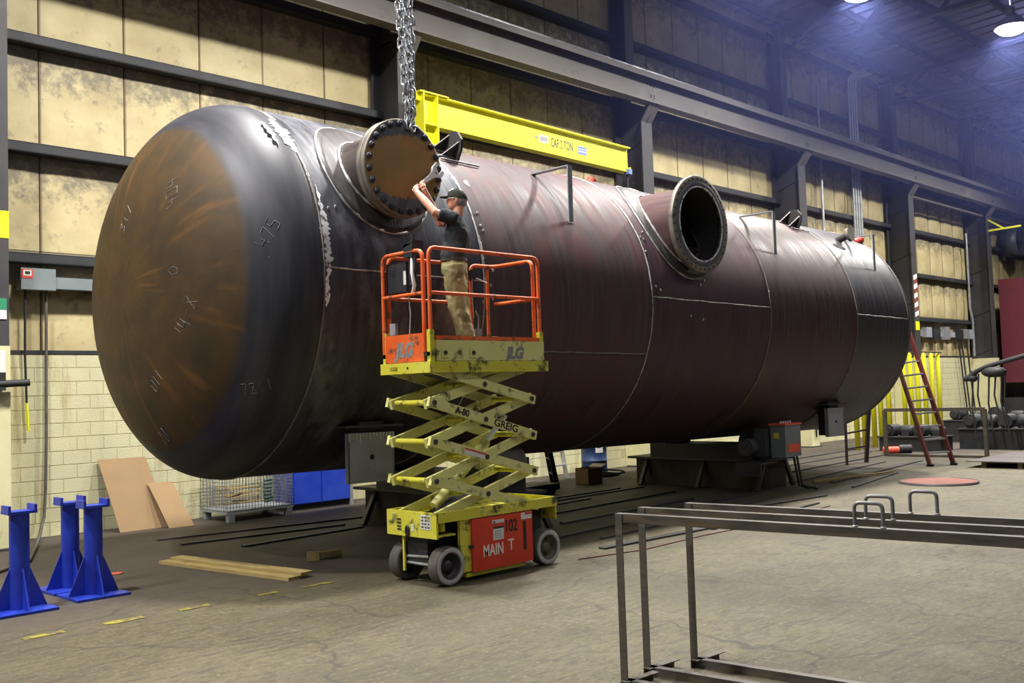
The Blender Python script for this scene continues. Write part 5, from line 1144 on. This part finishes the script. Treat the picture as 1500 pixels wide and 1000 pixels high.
part('flap', G().prism([(15.3, 12.85, .32), (15.3, 13.2, .32), (15.45, 13.2, .37), (15.45, 12.85, .37)], (0, 0, .008)), 'paper', bxn)
def stepladder(x, y, rz, h, wd, label, m_side, m_step, nst, back=True, spread=.55):
    t = thing('step_ladder', label, 'ladder', (x, y, 0)); ca, sa = math.cos(rz), math.sin(rz)
    def W(u, v, z): return Vector((x + u * ca - v * sa, y + u * sa + v * ca, z))      # u across, v depth
    for s_ in (-1, 1):
        part('side_rail', G().obox(W(s_ * wd / 2, 0, 0), W(s_ * wd * .32, spread * .5, h), .035, .09, W(0, 1, 0) - W(0, 0, 0)), m_side, t)
        if back: part('rear_leg', G().obox(W(s_ * wd / 2, spread, 0), W(s_ * wd * .32, spread * .5, h), .03, .05, W(0, 1, 0) - W(0, 0, 0)), m_side, t)
    for k in range(1, nst + 1):
        f = k / (nst + .6); hw = wd / 2 * (1 - f) + wd * .32 * f
        part('step', G().obox(W(-hw, spread * .5 * f, h * f), W(hw, spread * .5 * f, h * f), .09, .03), m_step, t)
        if back and k % 2: part('rear_brace', G().obox(W(-hw, spread - spread * .5 * f, h * f), W(hw, spread - spread * .5 * f, h * f), .03, .02), m_step, t)
    part('top_cap', G().obox(W(-wd * .36, spread * .5, h), W(wd * .36, spread * .5, h), .16, .05), m_step if m_step == 'galv' else m_side, t)
stepladder(15.6, 14.25, .15, 1.9, .50, 'aluminium step ladder by the back wall seen below the tank', 'galv', 'galv', 6, False)
stepladder(14.2, 13.1, .9, 1.6, .55, 'black step stand between the lift and the blue drum', 'black_paint', 'black_paint', 5, False)
# tall red fibreglass ladder leaning at the far tank end
t = thing('leaning_ladder', 'tall dark red ladder with silver steps at the far tank end', 'ladder', (21.5, 8.6, 0))
A0, A1 = Vector((21.26, 8.74, 0)), Vector((21.76, 8.44, 0)); B0, B1 = Vector((21.85, 9.68, 2.55)), Vector((22.15, 9.43, 2.95))
part('side_rail', G().obox(A0, B0, .045, .10), 'red_ladder', t); part('side_rail', G().obox(A1, B1, .045, .10), 'red_ladder', t)
for k in range(1, 9):
    f = k / 9.2; part('step', G().obox(A0.lerp(B0, f), A1.lerp(B1, f * .885), .09, .035), 'galv', t)
for p in (A0, A1): part('foot', G().box(p.x - .05, p.x + .05, p.y - .06, p.y + .06, 0, .05), 'black_paint', t)
t = thing('leaning_ladder', 'short dark brown ladder standing under the far tank end', 'ladder', (21.4, 10.45, 0))
A0, A1 = Vector((20.98, 10.48, 0)), Vector((21.82, 10.43, 0)); B0, B1 = Vector((21.25, 10.6, 1.25)), Vector((21.95, 10.35, 1.35))
part('side_rail', G().obox(A0, B0, .06, .08), 'brown_ladder', t); part('side_rail', G().obox(A1, B1, .06, .08), 'brown_ladder', t)
for k in range(1, 4):
    f = k / 3.6; part('rung', G().obox(A0.lerp(B0, f), A1.lerp(B1, f), .05, .035), 'brown_ladder', t)
# yellow guard pipes by the wall
for i, (x, y) in enumerate(((25.6, 12.45), (26.1, 12.47), (26.76, 12.5), (27.2, 12.5), (27.75, 12.5), (30.29, 13.14), (30.77, 13.13), (31.3, 13.13), (31.85, 13.13), (32.6, 13.2), (33.41, 13.31))):
    solo('guard_pipe', G().lathe([(0, .01), (.0, .072), (2.62, .072), (2.68, .05), (2.70, .01)], (x, y, 0), (0, 0, 1), 18), 'yellow_bright', ORDN[i] + ' yellow guard pipe from the left past the tank end', 'pipe', (x, y, 0), 'yellow guard pipes')
solo('guard_bar', G().obox((30.0, 13.12, 2.722), (33.6, 13.25, 2.722), .04, .04), 'steel_dark', 'thin dark bar across the tops of the yellow pipes', 'bar')
# rectangular tube frame and what lies around it
t = thing('tube_frame', 'low dark rectangular tube frame before the yellow pipes', 'frame', (23.8, 9.65, 0))
q0, q1 = Vector((23.73, 10.81, 0)), Vector((23.82, 8.48, 0)); zt = Vector((0, 0, 1.13))
part('top_bar', G().obox(q0 + zt, q1 + zt, .08, .08), 'angle_iron', t); part('bottom_bar', G().obox(q0 + Vector((0, 0, .03)), q1 + Vector((0, 0, .03)), .06, .06), 'angle_iron', t)
for q in (q0, q1): part('post', G().obox(q, q + zt, .08, .08), 'angle_iron', t)
t = thing('grinder', 'red and black hand grinder on the floor by the tube frame', 'tool', (24.66, 11.0, 0))
part('grip', G().cyl((24.5, 11.25, .09), (24.75, 10.95, .09), .09, 12), 'orange_part', t); part('motor', G().cyl((24.75, 10.95, .11), (24.95, 10.72, .11), .11, 12), 'machine', t)
def lump_machine(x, y, w_, d_, h, label, seed, n=5):
    r = random.Random(seed); t = thing('gear_drive', label, 'machine', (x, y, 0))
    part('skid', G().box(x - d_ / 2, x + d_ / 2, y - w_ / 2, y + w_ / 2, 0, h).box(x - d_ / 2 - .04, x + d_ / 2 + .04, y - w_ / 2 - .04, y + w_ / 2 + .04, h, h + .03), 'machine', t)
    for k in range(n):
        yy = y - w_ / 2 + w_ * (k + .5) / n; rr = r.uniform(.10, .19); zz = h + .03 + rr
        if k % 2: part('motor', G().cyl((x - .25, yy, zz), (x + .25, yy, zz), rr, 16).cyl((x - .32, yy, zz), (x - .25, yy, zz), rr * .6, 12), 'machine', t)
        else: part('gearbox', G().lathe([(-.18, .02), (-.18, rr), (-.1, rr * 1.1), (.1, rr * 1.1), (.18, rr), (.18, .02)], (x, yy, zz), (0, 1, 0), 16).box(x - .15, x + .15, yy - .1, yy + .1, h + .03, zz), 'machine', t)
lump_machine(25.9, 11.0, 1.6, .8, .35, 'dark gear drive unit behind the tall red ladder', 3, 4)
lump_machine(27.2, 8.9, 2.6, .9, .50, 'dark skid with motors and gearboxes at the right edge', 5, 6)
lump_machine(30.0, 10.6, 2.2, .9, .6, 'grey motor skid farther back between pipes and boom', 8, 4)
lump_machine(31.0, 8.2, 2.4, .9, .55, 'distant motor skid in front of the red booth', 9, 5)
solo('cardboard_sheet', G().prism([(30.6, 9.9, .6), (30.6, 9.2, .6), (30.9, 8.75, 1.45), (30.9, 9.5, 1.0)], (.02, 0, 0)), 'cardboard', 'bent brown cardboard on the distant machines', 'cardboard')
t = thing('welding_boom', 'black welding boom arm with hanging cables at right', 'boom', (26, 9.3, 0))
part('arm', G().tube([(26, 9.44, 1.99), (26, 9.15, 2.12), (26, 8.26, 2.35), (26, 6.8, 2.6), (26, 5.6, 2.75)], .06, 10), 'machine', t)
part('torch_head', G().tube([(26, 9.44, 1.99), (26, 9.55, 1.85), (26, 9.72, 1.82)], [.09, .1, .06], 10).ell((26, 9.5, 1.84), .12, .12, .10, 12, 8), 'machine', t)
part('wire_feeder', G().ell((26, 8.98, 1.98), .2, .30, .14, 14, 8), 'machine', t)
for k, (y, z0, z1) in enumerate(((9.35, 1.95, .85), (9.1, 1.9, .5), (8.95, 1.85, .95), (8.8, 1.9, .6), (8.72, 1.95, .45), (9.5, 1.8, .3))):
    part('hanging_cable', G().tube([(26, y, z0), (26, y + .05, (z0 + z1) / 2), (26, y - .03, z1)], .022, 6), 'cable', t)
part('mast', G().cyl((26, 5.6, 0), (26, 5.6, 3.0), .12, 14), 'machine', t); part('mast_foot', G().cyl((26, 5.6, 0), (26, 5.6, .05), .4, 20), 'machine', t)
# pallet with a steel sheet at the right edge
t = thing('pallet', 'wooden pallet at the right frame edge', 'pallet', (22.0, 7.0, 0))
for k in range(5): part('deck_board', G().box(21.4 + k * .28, 21.6 + k * .28, 6.2, 7.75, .10, .12), 'wood', t)
for y in (6.25, 6.95, 7.65): part('runner', G().box(21.4, 22.72, y, y + .09, 0, .10), 'wood', t)
solo('steel_sheet', G().box(21.25, 24.4, 5.2, 8.0, .122, .14), 'plate_dark', 'wide dull steel sheet lying on the pallet', 'sheet')
# round red lid on the floor
lid = thing('round_lid', 'round faded red steel lid lying on the floor', 'lid', (18.0, 7.27, 0))
part('disc', G().lathe([(0, .01), (0, .63), (.01, .66), (.03, .66), (.035, .64), (.025, .60), (.022, .01)], (18.0, 7.27, .0), (0, 0, 1), 40), 'disc_red', lid)
part('rim', G().lathe([(.02, .645), (.045, .65), (.045, .665), (.0, .668)], (18.0, 7.27, 0), (0, 0, 1), 40), 'plate_dark', lid)
# right bay: switchgear, exhaust fan, red booth, cables
t = thing('switch_panel', 'row of grey switch boxes on the wall between the last columns', 'electrical box', (38.5, 14.9, 3.4))
part('trough', G().box(36.2, 40.9, 14.92, 15.02, 3.42, 3.62), 'grey_steel', t)
for x, w_, z0, z1, m_ in ((36.3, .5, 3.38, 3.75, 'grey_steel'), (37.0, .6, 3.30, 3.7, 'machine'), (38.0, .5, 3.32, 3.80, 'galv'), (39.3, .5, 3.35, 3.72, 'machine'), (39.9, .45, 3.38, 3.75, 'galv'), (40.45, .4, 3.38, 3.75, 'grey_steel')):
    part('switch_box', G().box(x, x + w_, 14.80, 14.98, z0, z1), m_, t)
for i, x in enumerate((39.4, 39.7, 40.2)):
    solo('drop_cable', G().tube([(x, 14.85, 3.35), (x + .3, 14.86, 1.8), (x + .6, 14.85, .1)], .03, 6), 'cable', ORDN[i] + ' black cable from the left below the switch boxes', 'cable', None, 'cables below the switch boxes')
fan = thing('exhaust_fan', 'round blue grey exhaust fan high on the wall at right', 'fan', (45.2, 14.7, 6.9))
FC = Vector((45.2, 14.55, 7.58))
part('housing', G().lathe([(-.35, .62), (-.35, .66), (.3, .62), (.3, .58), (-.33, .60)], FC, (0, 1, 0), 32), 'motor_grey', fan)
for k in range(4):
    a = k * PI / 2 + .4; d = Vector((math.cos(a), 0, math.sin(a))); n_ = Vector((-d.z, 0, d.x))
    part('blade', G().prism([FC + d * .08 - n_ * .06, FC + d * .55 - n_ * .16, FC + d * .55 + n_ * .10, FC + d * .08 + n_ * .06], (0, .02, 0)), 'machine', fan)
part('hub', G().cyl(FC - Vector((0, .2, 0)), FC + Vector((0, .1, 0)), .12, 14), 'machine', fan); part('guard_bar', G().obox(FC - Vector((.6, .3, 0)), FC + Vector((.6, -.3, 0)), .03, .03).obox(FC - Vector((0, .3, .6)), FC + Vector((0, -.3, .6)), .03, .03), 'machine', fan)
bo = thing('red_booth', 'big dark red booth wall at the right edge', 'booth', (48, 13.5, 0))
part('body', G().box(42.0, 56, 12.9, 14.15, 1.6, 5.75), 'red_dark', bo); part('lower_shelf', G().box(42.0, 56, 13.2, 14.15, 0, 1.0), 'machine', bo)
for k in range(5): part('panel_seam', G().box(42.3 + k * 2.6, 42.34 + k * 2.6, 12.885, 12.905, 2.0, 5.75), 'machine', bo)
for k in range(3): part('leg', G().box(42.1 + k * 3, 42.25 + k * 3, 12.95, 13.1, 0, 2.0), 'machine', bo)
part('shelf_bar', G().box(42.0, 56, 12.9, 12.96, 1.45, 1.53), 'machine', bo)
for x in (43.2, 43.9): part('gauge', G().box(x, x + .4, 12.88, 12.9, 2.75, 2.95), 'paper', bo)
# hose loops on the casing of the column seen below the tank
for i in range(3):
    x = 26.42 + i * .11; y = 14.13 - i * .055
    solo('hanging_hose', G().tube([(x, y, 1.5), (x + .01, y, .8), (x + .07, y - .01, .30 + .08 * i), (x + .13, y, .8), (x + .14, y, 1.4)], .022, 6), 'cable', 'black hose loop hanging on the cream column casing under the tank', 'hose', None, 'hose loops')
solo('cable_coil', G().tube([(16.15 + (.25 + .01 * k) * math.cos(k * .5), 13.55 + (.25 + .01 * k) * math.sin(k * .5), .03 + .004 * k) for k in range(30)], .02, 6), 'cable', 'black cable coil on the floor beside the carton', 'cable')
solo('air_line', G().tube([(8.3, 7.35, .008), (9.2, 7.15, .008), (10.5, 7.2, .008), (12.2, 7.1, .008), (14, 7.3, .008)], .007, 6), 'red_ladder', 'thin red air line on the floor behind the lift', 'hose')
solo('bottle_lid', G().lathe([(0, .01), (0, .018), (.018, .018), (.022, .01)], (4.3, 2.48, 0), (0, 0, 1), 12), 'label_red', 'tiny red plastic cap on the concrete', 'cap')

# thin blue haze volume added under the roof to tint the far end
hm = bpy.data.materials.new('added_haze'); hm.use_nodes = True; nt = hm.node_tree; nt.nodes.clear()
vo_ = nt.nodes.new('ShaderNodeVolumeScatter'); vo_.inputs['Color'].default_value = (.30, .36, 1.0, 1); vo_.inputs['Density'].default_value = .0042; vo_.inputs['Anisotropy'].default_value = .35
ou_ = nt.nodes.new('ShaderNodeOutputMaterial'); nt.links.new(vo_.outputs[0], ou_.inputs['Volume'])
M['added_haze'] = hm
solo('added_haze', G().box(13, 58, -15, 14.0, 6.2, 12.5), 'added_haze', 'faint bluish haze volume added under the roof', 'haze', (35, 0, 6.2), None, 'stuff')
